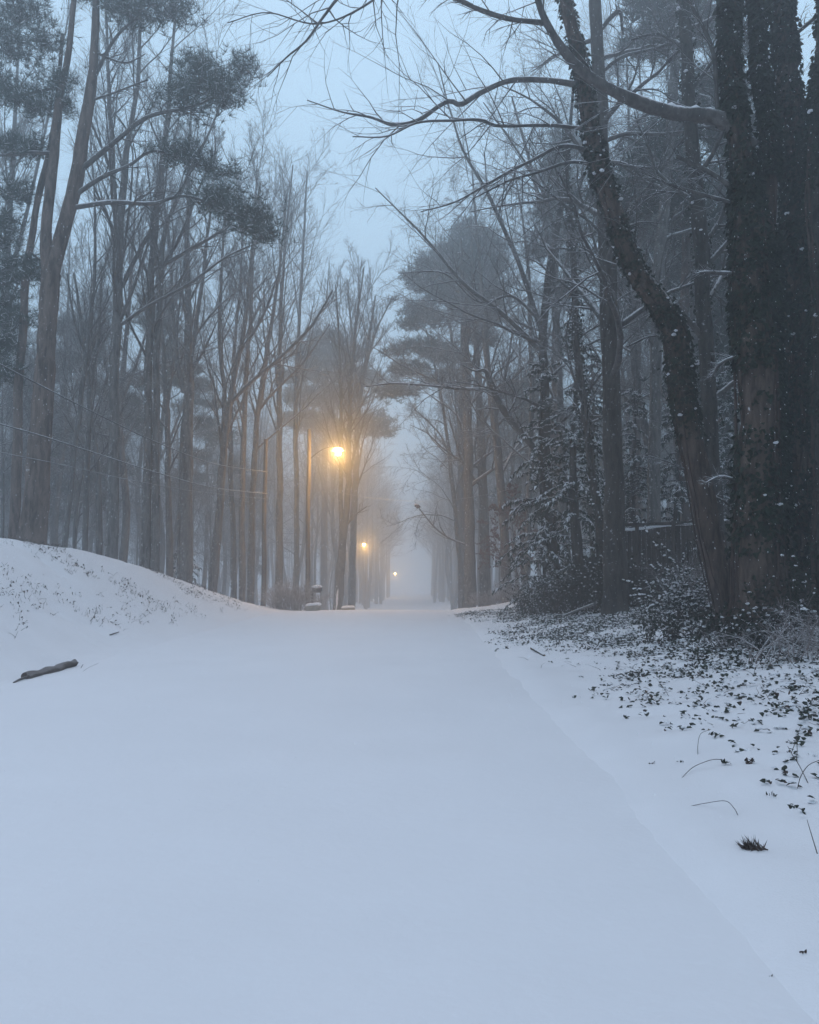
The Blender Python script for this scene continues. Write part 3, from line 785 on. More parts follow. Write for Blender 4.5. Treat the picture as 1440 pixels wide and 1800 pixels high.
evergreen('snowy_evergreen', 'snow-laden drooping evergreen at the edge of the right wood under the arching limb', 958, 27, 8.6, 1.7, 1, n=95)
evergreen('snowy_evergreen', 'snow-laden evergreen squeezed against the thin ivy-wrapped trunk', 1015, 26, 9.4, 1.6, 2, n=95)
evergreen('snowy_evergreen', 'snow-laden evergreen behind the fence left of the pale grey trunk', 1118, 31, 8.0, 1.7, 3, n=110)
evergreen('snowy_evergreen', 'snow-laden evergreen behind the fence right of the pale grey trunk', 1195, 30, 7.6, 1.7, 4, n=110)
evergreen('snowy_evergreen', 'snow-laden evergreen behind the fence next to the thick ivy trunk', 1285, 29, 8.4, 1.6, 5, n=110)
evergreen('snowy_evergreen', 'small snowy evergreen at the foot of the left bank trees behind the bank crest', 322, 39, 2.6, 1.0, 6, n=40)
evergreen('snowy_evergreen', 'tall hazy snowy evergreen behind the edge trees of the right wood', 1045, 36, 11, 2.0, 8, n=110)

# ---- red-brown beech keeping its dry leaves
bp = P(905, 1050, 41); bp[2] = float(ground(bp[0], 41))
beech = empty('beech_tree', bp, 'small beech holding red-brown dry leaves between the hazy trunks and the snowy evergreen', 'beech tree')
zz = np.linspace(-.1, 5.2, 12); tp = np.stack([.1 * np.sin(zz), .05 * zz, zz], 1) + bp
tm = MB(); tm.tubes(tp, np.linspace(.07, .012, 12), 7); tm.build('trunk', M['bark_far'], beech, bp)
cb = MB(); lvb = [dict(n=24, t0=.15, t1=1, ang=60, sd=12, L=.36, K=7, w=.1, tr=.01, rr=.5), dict(n=8, t0=.2, t1=1, ang=45, sd=12, L=.45, K=5, w=.1, tr=0, rr=.6)]
ep, er = crown_levels(cb, tp[None], np.linspace(.07, .012, 12)[None], lvb, 0); cb.build('crown', M['twig'], beech, bp)
pos, tan, rad, t, Ln = pick(ep, er, 14, .1, 1)
lf = MB(); lf.leaves(pos, nrm(RNG.normal(size=pos.shape) + np.array([0, 0, -.8])), nrm(RNG.normal(size=pos.shape)), RNG.uniform(.07, .13, len(pos)), 0); lf.build('foliage', M['beech'], beech, bp, smooth=False)


# ---- background trees: prototypes, copied
def proto_bare(H, r0, levels, seed, stems=1, lean=.03):
    root = empty('bare_tree', (0, 0, 0))
    tr = MB(); cr = MB()
    K = 26; zz = np.linspace(-.4, H, K)
    ph = seed * 3.1
    base = np.stack([lean * zz * math.sin(ph) + .5 * vn(zz * .16 + ph, 0, 61), lean * zz * math.cos(ph) + .5 * vn(zz * .16 + ph, 5, 62), zz], 1)
    rad = r0 * (1 - (zz.clip(0) / H) ** 1.2 * .93) * (1 + .35 * np.exp(-zz.clip(0) * 2.5))
    tr.tubes(base, rad, 8, lump=.06)
    ps, rs = [base], [rad]
    for s_ in range(stems):
        k = int(K * RNG.uniform(.4, .6)); st = base[k]; L = H - st[2]
        tt = np.linspace(0, 1, K)
        az = RNG.random() * 6.28
        q = st + np.stack([np.cos(az) * L * .28 * tt ** .8, np.sin(az) * L * .28 * tt ** .8, L * tt * .92], 1)
        rr = rad[k] * .62 * (1 - .92 * tt)
        tr.tubes(q, rr, 6, lump=.06); ps.append(q); rs.append(rr)
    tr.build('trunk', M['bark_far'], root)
    for p, r in zip(ps, rs): crown_levels(cr, p[None], r[None], levels, 0)
    cr.build('crown', M['twig'], root)
    return root


def proto_pine(H, r0, seed, t0=.5, n=16, W=2.6):
    root = empty('pine_tree', (0, 0, 0))
    tr = MB(); fo = MB(); wd = MB(); K = 20
    zz = np.linspace(-.4, H, K)
    base = np.stack([.3 * vn(zz * .15 + seed, 0, 71), .3 * vn(zz * .15 + seed, 3, 72), zz], 1)
    tr.tubes(base, r0 * (1 - (zz.clip(0) / H) * .9), 8, lump=.06)
    tr.build('trunk', M['bark_pine'], root)
    for i in range(n):
        t = t0 + (1 - t0) * (i + RNG.random()) / n
        az = RNG.random() * 6.28; L = W * (1.15 - .75 * (t - t0) / (1 - t0)) * RNG.uniform(.5, 1.1)
        k = min(K - 1, int(t * K)); st = base[k]
        en = st + np.array([math.cos(az) * L, math.sin(az) * L, L * .25])
        tt = np.linspace(0, 1, 6)[:, None]
        wd.tubes(st * (1 - tt) + en * tt + np.array([0, 0, -.2]) * np.sin(tt * 3.14), np.linspace(.05, .015, 6), 4)
        pine_pad(fo, wd, en, (1.05 * RNG.uniform(.6, 1.2), 1.05, .45), .5, L=.34, w=.034, scale=1.6)
        if RNG.random() < .6: pine_pad(fo, None, st * .45 + en * .55 + np.array([0, 0, .25]), (.7, .7, .35), .45, L=.34, w=.034, scale=1.6)
    wd.build('crown', M['twig'], root); fo.build('foliage', [M['needle'], M['snow_clump']], root, smooth=False)
    return root


UPm = [dict(x) for x in UP]; UPm[3]['n'] = 4; UPm[0]['n'] = 13
SPm = [dict(x) for x in SPREAD]; SPm[3]['n'] = 3; SPm[2]['n'] = 6; SPm[0]['tr'] = .04
protos = [proto_bare(23, .24, UPm, 1, 1), proto_bare(25, .28, UPm, 2, 1), proto_bare(21, .2, UPm, 3, 2, .05), proto_bare(24, .25, SPm, 4, 1), proto_bare(22, .22, SPm, 5, 2, .04), proto_bare(11, .08, SPm, 6, 1, .06)]
pines = [proto_pine(24, .26, 1), proto_pine(21, .22, 2, .45), proto_pine(17, .2, 3, .3, 18, 2.9)]
used = set()
LAB = {
    ('bare', 'L'): ('slender bare tree fading into the haze in the wood left of the road', 'hazy bare trees in the wood left of the road'),
    ('bare', 'R'): ('slender bare tree fading into the haze in the wood right of the road', 'hazy bare trees in the wood right of the road'),
    ('thin', 'L'): ('thin sapling among the hazy trunks of the wood left of the road', 'thin saplings in the wood left of the road'),
    ('thin', 'R'): ('thin sapling among the hazy trunks of the wood right of the road', 'thin saplings in the wood right of the road'),
    ('pine', 'L'): ('hazy grey pine crown behind the bare trees left of the road', 'hazy pines in the wood left of the road'),
    ('pine', 'R'): ('hazy grey pine crown behind the bare trees right of the road', 'hazy pines in the wood right of the road')}


def place(kind, i, X, Y, side):
    src = pines[i] if kind == 'pine' else protos[i]
    key = (kind == 'pine', i)
    o = src if key not in used else copy_tree(src)
    used.add(key)
    o.location = (X, Y, float(ground(X, Y)) - .05); o.rotation_euler = (0, 0, RNG.random() * 6.28)
    s_ = RNG.uniform(.8, 1.12); g_ = s_ * RNG.uniform(.75, 1.3); o.scale = (g_, g_, s_); o.rotation_euler = (RNG.normal() * .03, RNG.normal() * .03, RNG.random() * 6.28)
    lb, gr = LAB[(kind, side)]
    tag(o, lb, 'pine tree' if kind == 'pine' else 'bare tree', gr)


spots = []
tries = 0
rr_ = random.Random(5)
def ok(x, y, m):
    return all((x - a) ** 2 + (y - b) ** 2 > m * m for a, b in spots)
# rows by the road
for side, s_ in (('L', -1), ('R', 1)):
    for k in range(9):
        y = (74 if s_ < 0 else 58) + k * 7 + rr_.uniform(-2, 2); x = float(xroad(y)) + (rr_.uniform(-8.6, -7.2) - max(0, y - 80) * .06 if s_ < 0 else rr_.uniform(3.8, 5.6))
        spots.append((x, y)); place('bare', rr_.choice([0, 1, 2, 3, 4]), x, y, side)
for side in ('L', 'R'):
    cnt = 0; tries = 0
    while cnt < (88 if side == 'L' else 88) and tries < 4000:
        tries += 1
        y = rr_.uniform(30, 118); w = .54 * y + 3
        x = float(xroad(y)) + (-rr_.uniform(7, w) if side == 'L' else rr_.uniform(6, w))
        if side == 'L' and y < 46 and x > -12.5: continue
        if side == 'R' and y < 40 and x < 9: continue
        if side == 'L' and y < 80 and x > xroad(y) - 14: continue
        if abs(x + y * 80 / 1440) < 1.6 or abs(x + y * 27 / 1440) < 1.6 or (side == 'L' and x > xroad(y) - 8.5 - max(0, y - 80) * .06): continue
        if not ok(x, y, 2.6): continue
        spots.append((x, y)); cnt += 1
        c = rr_.random()
        if side == 'L': c *= .80
        if c < (.42 if y < 60 and side == 'L' else .60): place('bare', rr_.choice([0, 1, 2, 3, 4]), x, y, side)
        elif c < .75: place('thin', 5, x, y, side)
        else: place('pine', rr_.choice([0, 1, 2]), x, y, side)

cnt = tries = 0
while cnt < 46 and tries < 3000:
    tries += 1
    y = rr_.uniform(27, 80); x = -rr_.uniform(13.5 if y < 60 else 16, .54 * y + 2)
    if not ok(x, y, 1.5) or x > -.2 * y: continue
    spots.append((x, y)); cnt += 1; place('thin', 5, x, y, 'L')
# ---- the wood goes on beyond the right edge: unseen pines added for shade
for k, (x, y) in enumerate(((9.5, 10.5), (12.5, 13), (8.6, 6.2), (11.5, 8), (14.5, 10), (9.2, 2.5), (13, 4.5), (17, 7), (10.5, -1), (15, 0.5), (9.5, -5), (13, -4), (17.5, 2.5), (18, 13), (21, 10))):
    o = copy_tree(pines[2] if k % 2 else pines[1])
    o.location = (x + 1.5, y, float(ground(x, y))); o.rotation_euler = (0, 0, k * 1.7); sc1 = .9 if k % 2 else .8; o.scale = (sc1, sc1, sc1)
    tag(o, 'unseen pine added for shade to the dark wood just beyond the right edge of the picture', 'pine tree', 'unseen shading pines beyond the right edge')

# ---- the far wood, one mass
fw = MB()
FWL = [dict(n=12, t0=.4, t1=1, ang=44, sd=12, L=.32, K=6, w=.08, tr=.04, rr=.5, mr=.05), dict(n=7, t0=.2, t1=1, ang=36, sd=12, L=.5, K=4, w=.1, tr=.03, rr=.6, mr=.03), dict(n=5, t0=.2, t1=1, ang=36, sd=12, L=.5, K=3, w=.1, tr=.02, rr=.7, mr=.02)]
for k in range(420):
    s_ = 1 if k % 2 else -1
    y = rr_.uniform(118, 290)
    if y > 205 and k % 5 <= 2: y = rr_.uniform(118, 205)
    x = s_ * rr_.uniform(12 if y < 205 else 26, .56 * y) if k % 5 > 2 else float(xroad(y)) + ((-6.3 - rr_.expovariate(1 / (9.0 if k % 3 else 40.0))) if s_ < 0 else (3.4 + rr_.expovariate(1 / (9.0 if k % 3 else 40.0))))
    H = rr_.uniform(18, 25); K = 8; zz = np.linspace(-.3, H, K)
    p = np.stack([x + .4 * vn(zz * .1 + k, 0, 81), y + 0 * zz, zz + float(ground(x, y))], 1)
    r = rr_.uniform(.2, .34) * (1 - .9 * zz.clip(0) / H)
    fw.tubes(p, r, 6); crown_levels(fw, p[None], r[None], FWL, 0)
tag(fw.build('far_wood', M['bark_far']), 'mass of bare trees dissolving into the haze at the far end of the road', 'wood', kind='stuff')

# ================================================================= UNDERGROWTH
def shrub(name, label, px, py, d, W, H, n, mat='twig_dry', cat='shrub', leaves=None, snow=0, group=None, tk=.004):
    b = P(px, py, d); b[2] = float(ground(b[0], d)) - .03
    root = empty(name, b, label, cat, group)
    st = MB()
    a = RNG.random(n) * 6.28; rr = np.sqrt(RNG.random(n)) * W * .45
    pos = b + np.stack([np.cos(a) * rr, np.sin(a) * rr * .6, 0 * a], 1)
    tan = np.repeat(np.array([[0, 0, 1.0]]), n, 0)
    p, r = grow(pos, tan, np.full(n, .02), H * RNG.uniform(.5, 1.1, n), 26, 14, 8, .14, -.03, rr=.5, mr=tk * 1.5)
    st.tubes(p, r, 4)
    pos, tan, rad, t, Ln = pick(p, r, 6, .25, 1)
    p2, r2 = grow(pos, tan, rad, Ln * .4 * RNG.uniform(.5, 1.2, len(t)), 42, 14, 5, .14, -.02, rr=.7, mr=tk)
    st.tubes(p2, r2, 3)
    pos, tan, rad, t, Ln = pick(p2, r2, 4, .25, 1)
    p3, r3 = grow(pos, tan, rad, Ln * .5, 42, 14, 4, .14, 0, rr=.8, mr=tk * .8); st.tubes(p3, r3, 3)
    st.build('stems', M[mat], root, b)
    if leaves:
        lf = MB(); pos, tan, rad, t, Ln = pick(p2, r2, leaves, .3, 1)
        lf.leaves(pos, nrm(tan + RNG.normal(size=pos.shape) * .7 + np.array([0, 0, -.5])), nrm(RNG.normal(size=pos.shape) * .5 + np.array([0, 0, 1])), RNG.uniform(.04, .09, len(pos)), 0, wid=.7)
        if snow:
            k = RNG.random(len(pos)) < snow
            lf.blobs(pos[k] + np.array([0, 0, .02]), RNG.uniform(.012, .03, k.sum()), .6, 1)
        lf.build('foliage', [M['ivy'], M['snow_clump']], root, b, smooth=False)
    return root


shrub('bush', 'rounded twiggy bush beside the mailbox on the left roadside', 514, 1066, 37.6, 2.1, 1.25, 120, cat='bush', mat='bush_twig', tk=.008)
shrub('bramble', 'tangled low bramble mound at the tip of the right verge', 962, 1078, 25, 2.2, .85, 90, cat='bramble', leaves=3, snow=.15)
shrub('bramble', 'brown bramble thicket at the foot of the thin ivy-wrapped trunk', 1035, 1058, 22.5, 2.4, 1.6, 110, cat='bramble', leaves=3, snow=.08)
shrub('bramble', 'dark bramble thicket in front of the fence', 1125, 1050, 22, 2.2, 1.3, 80, cat='bramble', leaves=2, snow=.08)
shrub('rhododendron', 'snow-topped broadleaf evergreen shrub left of the leaning ivy trunk', 1200, 1085, 16.5, .9, 1.0, 24, cat='shrub', leaves=9, snow=.55)
shrub('rhododendron', 'taller snow-dotted broadleaf shrub close behind the leaning ivy trunk', 1222, 1070, 17.6, .7, 1.75, 16, cat='shrub', leaves=8, snow=.4)
shrub('bramble', 'snow-dotted shrub between the leaning ivy trunk and the thickest trunk', 1322, 1128, 11.6, 1.0, .6, 20, cat='bramble', leaves=4, snow=.10)
shrub('bramble', 'dark snow-dotted shrub before the trunks at the right edge', 1412, 1135, 11.2, 1.2, 1.0, 30, cat='bramble', leaves=4, snow=.08)
shrub('bramble', 'reddish stems of bare bramble left of the foot of the leaning ivy trunk', 1195, 1125, 14.2, 1.4, .6, 40, cat='bramble', leaves=2, snow=.1)
shrub('bramble', 'loose bare bramble stems right of the foot of the leaning ivy trunk', 1295, 1140, 12, .9, .6, 24, cat='bramble', leaves=2, snow=.1)
shrub('bramble', 'brown leafless brush between the leaning ivy trunk and the fence', 1250, 1080, 17, 1.6, 1.1, 70, cat='brush', mat='bush_twig', tk=.004)
shrub('bramble', 'brown leafless brush at the right edge below the ivy trunks', 1400, 1160, 10.2, 1.4, .7, 40, cat='brush', mat='bush_twig', tk=.003)
shrub('bush', 'brown brush at the foot of the two straight hazy trunks', 862, 1064, 44, 2.6, .8, 90, cat='brush', mat='bush_twig', tk=.008)
shrub('bush', 'brown brush under the red-brown beech', 915, 1056, 39, 2.4, .9, 90, cat='brush', mat='bush_twig', tk=.008)

# ivy carpet of the right bank: uncountable leaves
iv = MB()
N = 110000
X = RNG.uniform(1.4, 12, N); Y = RNG.uniform(3, 32, N)
u = X - xroad(Y)
dens = sm(1.9, 4.9, u + 1.0 * vn(X * .45, Y * .3, 90) + .05 * (Y - 8)) * (.25 + .75 * sm(-.25, .45, vn(X * 1.3, Y * 1.0, 91) + .55 * vn(X * 3.1, Y * 2.7, 92)))
dens = dens * np.where(Y < 6.5, sm(3, 7, Y + (u - 2.5) * .9), 1)
dens = np.maximum(dens, .022 * sm(1.7, 3.0, u) * sm(-.3, .4, vn(X * 1.6, Y * 1.3, 93)))
k = RNG.random(N) < dens * .85
X, Y = X[k], Y[k]; n = len(X)
c = np.stack([X, Y, ground(X, Y) + RNG.uniform(-.022, .032, n)], 1)
# each point is a little sprig of two to four leaves
q = 3
c = np.repeat(c, q, 0) + RNG.normal(size=(n * q, 3)) * np.array([.035, .035, .012])
az = RNG.random(len(c)) * 6.28
dr = np.stack([np.cos(az), np.sin(az), RNG.uniform(-.5, .7, len(c))], 1)
iv.leaves(c, dr, nrm(RNG.normal(size=c.shape) * .55 + np.array([0, -.2, 1])), RNG.uniform(.024, .06, len(c)), 0)
m = RNG.random(len(c)) < .10
iv.leaves(c[m] + RNG.normal(size=(m.sum(), 3)) * .02, dr[m], nrm(RNG.normal(size=(m.sum(), 3))), RNG.uniform(.02, .05, m.sum()), 1)
m = RNG.random(len(c)) < .16
iv.blobs(c[m] + np.array([0, 0, .012]), RNG.uniform(.012, .03, m.sum()), .45, 2)
nt_ = 600
X = RNG.uniform(2.0, 7, nt_ * 3); Y = RNG.uniform(3.2, 16, nt_ * 3)
k = RNG.random(len(X)) < sm(1.8, 5, X - xroad(Y) + .08 * (Y - 5)); X, Y = X[k][:nt_], Y[k][:nt_]; n = len(X)
az = RNG.random(n) * 6.28
p, r = grow(np.stack([X, Y, ground(X, Y) - .012], 1), np.stack([np.cos(az) * .9, np.sin(az) * .9, np.full(n, .42)], 1), np.full(n, .006), RNG.uniform(.05, .34, n), 10, 8, 6, .16, -.10, rr=.6, mr=.0016)
iv.tubes(p, r, 4, 1)
tag(iv.build('ground_ivy', [M['ivy'], M['ivy_brown'], M['snow_clump']], smooth=False), 'dark ivy leaves and thin runners poking through the snow of the right bank', 'ivy', kind='stuff')

# weed stalks and leaf bits poking out of the left bank
wd = MB(); N = 4200
X = RNG.uniform(-10.5, -5.9, N); Y = RNG.uniform(9, 34, N)
dn = sm(-.45, .75, vn(X * .8, Y * .5, 95) + .4 * vn(X * 2.6, Y * 1.8, 96)) * (1 - sm(-7.6, -6.0, X - xroad(Y)))
k = RNG.random(N) < dn; X, Y = X[k], Y[k]; n = len(X)
pos = np.stack([X, Y, ground(X, Y) - .02], 1)
p, r = grow(np.repeat(pos, 3, 0) + RNG.normal(size=(n * 3, 3)) * np.array([.05, .05, 0]), np.repeat(np.array([[0, 0, 1.0]]), n * 3, 0), np.full(n * 3, .012), RNG.uniform(.03, .15, n * 3), 42, 22, 4, .2, -.05, rr=.5)
wd.tubes(p, r, 3)
c = p[:, -1]; m = RNG.random(len(c)) < .5
wd.leaves(c[m], nrm(RNG.normal(size=(m.sum(), 3)) + np.array([0, 0, -.3])), nrm(RNG.normal(size=(m.sum(), 3))), RNG.uniform(.03, .07, m.sum()), 1, wid=.7)
tag(wd.build('weed_stalks', [M['twig_dry'], M['ivy_brown']], smooth=False), 'dead weed stalks and leaves poking through the snow of the left bank', 'weeds', kind='stuff')


# ---- single sticks, logs and twigs lying on the snow
STICK_W = .6


def stick(name, label, pts, mat='twig_dry', cat='twig', branches=0, lump=.1, sides=7, snow=False, group=None):
    """pts: (px,py,lift,width_px): lies on the ground where the pixel ray meets it"""
    q = []
    for px, py, lift, w in pts:
        d0 = 2.0
        for d in np.arange(2.2, 60, .02):
            w_ = P(px, py, d)
            if w_[2] - lift <= float(ground(w_[0], d)): d0 = d; break
        w_ = P(px, py, d0); q.append(np.append(w_, w * .5 * d0 / F * (STICK_W if name == 'twig' else 1)))
    p, r = resample(q, max(10, 5 * len(q)), .0)
    o = p[0].copy(); root = MB(); root.tubes(p, r, sides, cap=True, lump=lump)
    if branches:
        pos, tan, rad, t, Ln = pick(p[None], r[None], branches, .2, .95)
        p2, r2 = grow(pos, tan, rad, Ln * .35, 38, 10, 5, .1, 0, rr=.6); root.tubes(p2, r2, 4)
    ob = root.build(name, M[mat], None, o)
    return tag(ob, label, cat, group)


def ground_hit(px, py, lift=0.0):
    for d in np.arange(2.2, 60, .01):
        w_ = P(px, py, d)
        if w_[2] - lift <= max(float(ground(w_[0], d)), float(zroad(d)) - .02): return w_
    return w_


lp = [np.append(ground_hit(px, py, .035), r_) for px, py, r_ in ((46, 1191, .06), (62, 1187, .07), (90, 1179, .066), (114, 1171, .07), (132, 1166, .062))]
lr = empty('broken_log', lp[2][:3], 'short broken branch section lying on the snow at the left road edge', 'fallen log')
lm = MB(); p, r = resample(lp, 24, .0)
p[:, 2] += .012 * np.sin(np.arange(24) * .8)
lm.tubes(p, r, 16, cap=True, lump=.34); lm.build('wood', M['bark_bare'], lr, lp[2][:3])
e = ground_hit(24, 1200, .03)
lm = MB(); pp, r2 = resample([np.append(p[1], .022), np.append((p[0] + e) / 2 + np.array([0, 0, .01]), .018), np.append(e, .012)], 9)
lm.tubes(pp, r2, 7, cap=True, lump=.15); lm.build('broken_end', M['bark_bare'], lr, lp[2][:3])
stick('twig', 'thin curved twig beside the broken branch section on the left', [(121, 1196, .0, 2.5), (136, 1184, .01, 2.5), (146, 1168, .04, 1.5)], branches=2)
stick('twig', 'short bent stick on the lower slope of the left bank', [(193, 1116, .02, 3), (200, 1114, .03, 3.4), (209, 1111, .04, 2.4)])
stick('twig', 'spiky dead twig standing on the left bank', [(158, 1093, .0, 2), (166, 1082, .12, 2), (170, 1068, .25, 1.4)], branches=4)
stick('twig', 'arched thin twig lying alone on the snow of the right verge', [(1214, 1417, .0, 1.6), (1240, 1412, .02, 1.8), (1275, 1408, .07, 2), (1290, 1420, .05, 2), (1298, 1434, .0, 2.2)], sides=5)
stick('twig', 'long arched twig leading to the leaf heap on the right verge', [(1198, 1368, .0, 1.6), (1220, 1348, .03, 2), (1250, 1336, .06, 2), (1270, 1335, .04, 2.2)], sides=5)
stick('twig', 'twig standing out of the snow at the right edge below the dark leaves', [(1438, 1504, .0, 2.8), (1430, 1478, .06, 2.5), (1424, 1458, .12, 2.2), (1419, 1441, .18, 1.8)], sides=5)
stick('twig', 'forked twig rising from the snow under the ivy near the right edge', [(1421, 1377, .0, 2.4), (1405, 1345, .06, 2.4), (1392, 1325, .12, 2), (1385, 1312, .2, 1.5)], sides=5, branches=2)
stick('twig', 'bowed twig arching out of the right edge of the picture', [(1402, 1387, .0, 2.4), (1408, 1365, .08, 2.4), (1422, 1345, .13, 2.2), (1442, 1336, .16, 2)], sides=5)
stick('twig', 'thin upright twig in front of the sparse ivy on the right verge', [(1227, 1328, .0, 1.6), (1227, 1310, .05, 1.6), (1232, 1290, .1, 1.4), (1250, 1282, .12, 1.2)], sides=5)
stick('fallen_branch', 'dark short fallen branch at the edge of the right verge', [(935, 1139, .03, 6), (944, 1144, .03, 6), (957, 1152, .02, 4)], mat='bark_near', cat='fallen branch')
stick('fallen_branch', 'long snow-covered fallen branch leaning below the brown bramble thicket', [(990, 1083, .05, 5), (1015, 1073, .2, 5), (1045, 1061, .42, 4)], mat='bark', cat='fallen branch')
stick('fallen_branch', 'low dark piece of debris on the snow near the tip of the right verge', [(805, 1110, .02, 4), (815, 1111, .03, 5), (826, 1110, .02, 3)], mat='bark_near', cat='debris')


def tuft(name, label, px, py, size, nb, mat, lean=(0, 0, 1), cat='needle tuft', leafy=False):
    d0 = 3
    for d in np.arange(2.2, 40, .01):
        w_ = P(px, py, d)
        if w_[2] <= float(ground(w_[0], d)) + .01: d0 = d; break
    b = P(px, py, d0); b[2] = float(ground(b[0], d0))
    m_ = MB()
    c = b + RNG.normal(size=(nb, 3)) * np.array([size * .24, size * .16, size * .03])
    d = nrm(np.asarray(lean) + RNG.normal(size=(nb, 3)) * .45)
    if leafy: m_.leaves(c + np.array([0, 0, size * .15]), d, nrm(RNG.normal(size=(nb, 3)) + np.array([0, 0, 1])), RNG.uniform(.4, .8, nb) * size * .62, 0, wid=.7)
    else: m_.blades(c, d, RNG.uniform(.5, 1.1, nb) * size * .7, size * .11)
    return tag(m_.build(name, M[mat], None, b, smooth=False), label, cat)


tuft('needle_tuft', 'dark bristly tuft of pine needles lying on the snow at lower right', 1324, 1490, .10, 110, 'ivy_brown', (-.5, 0, .6))
tuft('leaf_heap', 'reddish heap of dead leaves on the snow right of the long arched twig', 1318, 1340, .09, 16, 'ivy_brown', (0, 0, .3), 'dead leaves', True)
tuft('leaf_heap', 'dark leaf heap at the end of the long arched twig', 1275, 1342, .08, 12, 'ivy', (0, 0, .3), 'dead leaves', True)
tuft('dead_leaf', 'single reddish dead leaf on the snow near the right edge', 1369, 1374, .07, 3, 'ivy_brown', (1, 0, .2), 'dead leaf', True)
tuft('leaf_sprig', 'small ivy sprig alone below the reddish leaf at right', 1361, 1400, .07, 6, 'ivy', (0, 0, .8), 'ivy sprig', True)
tuft('leaf_sprig', 'flat sprig of dark leaves lowest at the right edge of the ivy', 1397, 1417, .07, 6, 'ivy', (1, 0, .2), 'ivy sprig', True)
tuft('leaf_sprig', 'lone dark leaf cluster nearest the road on the right verge', 1148, 1341, .06, 4, 'ivy_brown', (1, 0, .2), 'dead leaf', True)
tuft('leaf_sprig', 'small pointed leaf pair just right of the lone cluster nearest the road', 1196, 1339, .05, 4, 'ivy', (-.4, 0, .6), 'ivy sprig', True)
tuft('leaf_sprig', 'small dark tuft at the upper left end of the sparse ivy', 1101, 1262, .08, 6, 'ivy', (.3, 0, .6), 'ivy sprig', True)
tuft('leaf_sprig', 'ivy sprig beside the thin upright twig on the right verge', 1259, 1294, .09, 9, 'ivy', (0, 0, .5), 'ivy sprig', True)
tuft('dead_leaf', 'tiny dead leaf stuck on the snow low at the right', 1412, 1674, .04, 3, 'ivy_brown', (.7, 0, .3), 'dead leaf', True)
tuft('dead_leaf', 'curled dead leaf on the snow below the bristly needle tuft', 1357, 1716, .03, 2, 'ivy_brown', (-.5, 0, .6), 'dead leaf', True)

# ================================================================= MAN-MADE
# fence behind the right trunks
fa, fb = P(1000, 1030, 27), P(1330, 1030, 24)
fa[2] = float(ground(fa[0], fa[1])); fb[2] = float(ground(fb[0], fb[1]))
fr = empty('wooden_fence', (fa + fb) / 2, 'dark board fence with a snow-topped rail behind the right trunks', 'fence'); fo_ = (fa + fb) / 2
L = np.linalg.norm(fb - fa); dv = (fb - fa) / L; nb = int(L / .15); ang = math.atan2(dv[1], dv[0])
bd = MB(); HF = 2.25
for i in range(nb):
    t = (i + .5) / nb; c = fa + (fb - fa) * t; gz = float(ground(c[0], c[1]))
    h = HF + RNG.normal() * .015 - (0.75 if t < .28 else 0)
    bd.box((c[0], c[1], gz + h / 2 - .1), (L / nb - .012 - .01 * RNG.random(), .022, h), rot=ang + RNG.normal() * .01)
bd.build('boards', M['fence'], fr, fo_, smooth=False)
for k, t in enumerate(np.linspace(.01, .99, 6)):
    c = fa + (fb - fa) * t; gz = float(ground(c[0], c[1])); pm = MB()
    h = HF + .15 - (.75 if t < .28 else 0)
    pm.box((c[0] - .075 * -dv[1], c[1] - .075 * dv[0], gz + h / 2 - .1), (.1, .1, h), rot=ang); pm.build('post', M['fence'], fr, fo_, smooth=False)
for zf, nm in ((HF - .06, 'rail'), (HF * .35, 'rail')):
    t0 = .29 if zf > 1.6 else 0.0
    a_, b_ = fa + (fb - fa) * t0, fb; c = (a_ + b_) / 2 - np.array([-dv[1], dv[0], 0]) * .035
    rm = MB(); rm.box((c[0], c[1], float(ground(c[0], c[1])) + zf), (np.linalg.norm(b_ - a_), .04, .1), rot=ang); rm.build('rail', M['fence'], fr, fo_, smooth=False)
a_ = fa + (fb - fa) * .29; tt = np.linspace(0, 1, 40)[:, None]; pc = a_ * (1 - tt) + fb * tt
pc[:, 2] = ground(pc[:, 0], pc[:, 1]) + HF - .085; sn = MB(); sn.tubes(pc, .05 + .015 * vn(np.arange(40) * .7, 0, 33), 7, lump=.2); sn.build('snow_cap', M['snow_clump'], fr, fo_)


def pole_obj(root, o, x, y, z0, h, r0, r1):
    m_ = MB(); zz = np.linspace(-.3, h, 12); m_.tubes(np.stack([x + 0 * zz + .02 * np.sin(zz), y + 0 * zz, z0 + zz], 1), np.linspace(r0, r1, 12), 12, cap=True)
    return m_.build('pole', M['pole'], root, o)


# utility pole with service wires
ub = P(463, 1050, 40); ub[2] = float(ground(ub[0], 40))
up_ = empty('utility_pole', ub, 'wooden utility pole on the left roadside holding the drooping wires', 'utility pole')
ztop = P(467, 772, 40)[2]
pole_obj(up_, ub, ub[0], ub[1], ub[2], ztop - ub[2], .13, .09)
ins = []
for py in (830, 868, 877):
    w_ = P(465, py, 40); im = MB()
    zz = np.linspace(-.05, .06, 6); im.tubes(np.stack([w_[0] + .13 + 0 * zz, 40 - .02 + 0 * zz, w_[2] + zz], 1), np.array([.03, .045, .035, .05, .03, .015]), 8, cap=True)
    im.box((w_[0] + .07, 40 - .02, w_[2] - .03), (.16, .03, .03)); im.build('insulator', M['metal'], up_, ub, smooth=False); ins.append(np.array([w_[0] + .13, 39.98, w_[2]]))


def wire(label, pts, r=.012, group='wires strung from the utility pole'):
    p, rr = resample([np.append(q, r) for q in pts], 60)
    m_ = MB(); m_.tubes(p, rr, 5)
    tag(m_.build('cable', M['cable'], None, p[0]), label, 'cable', group)


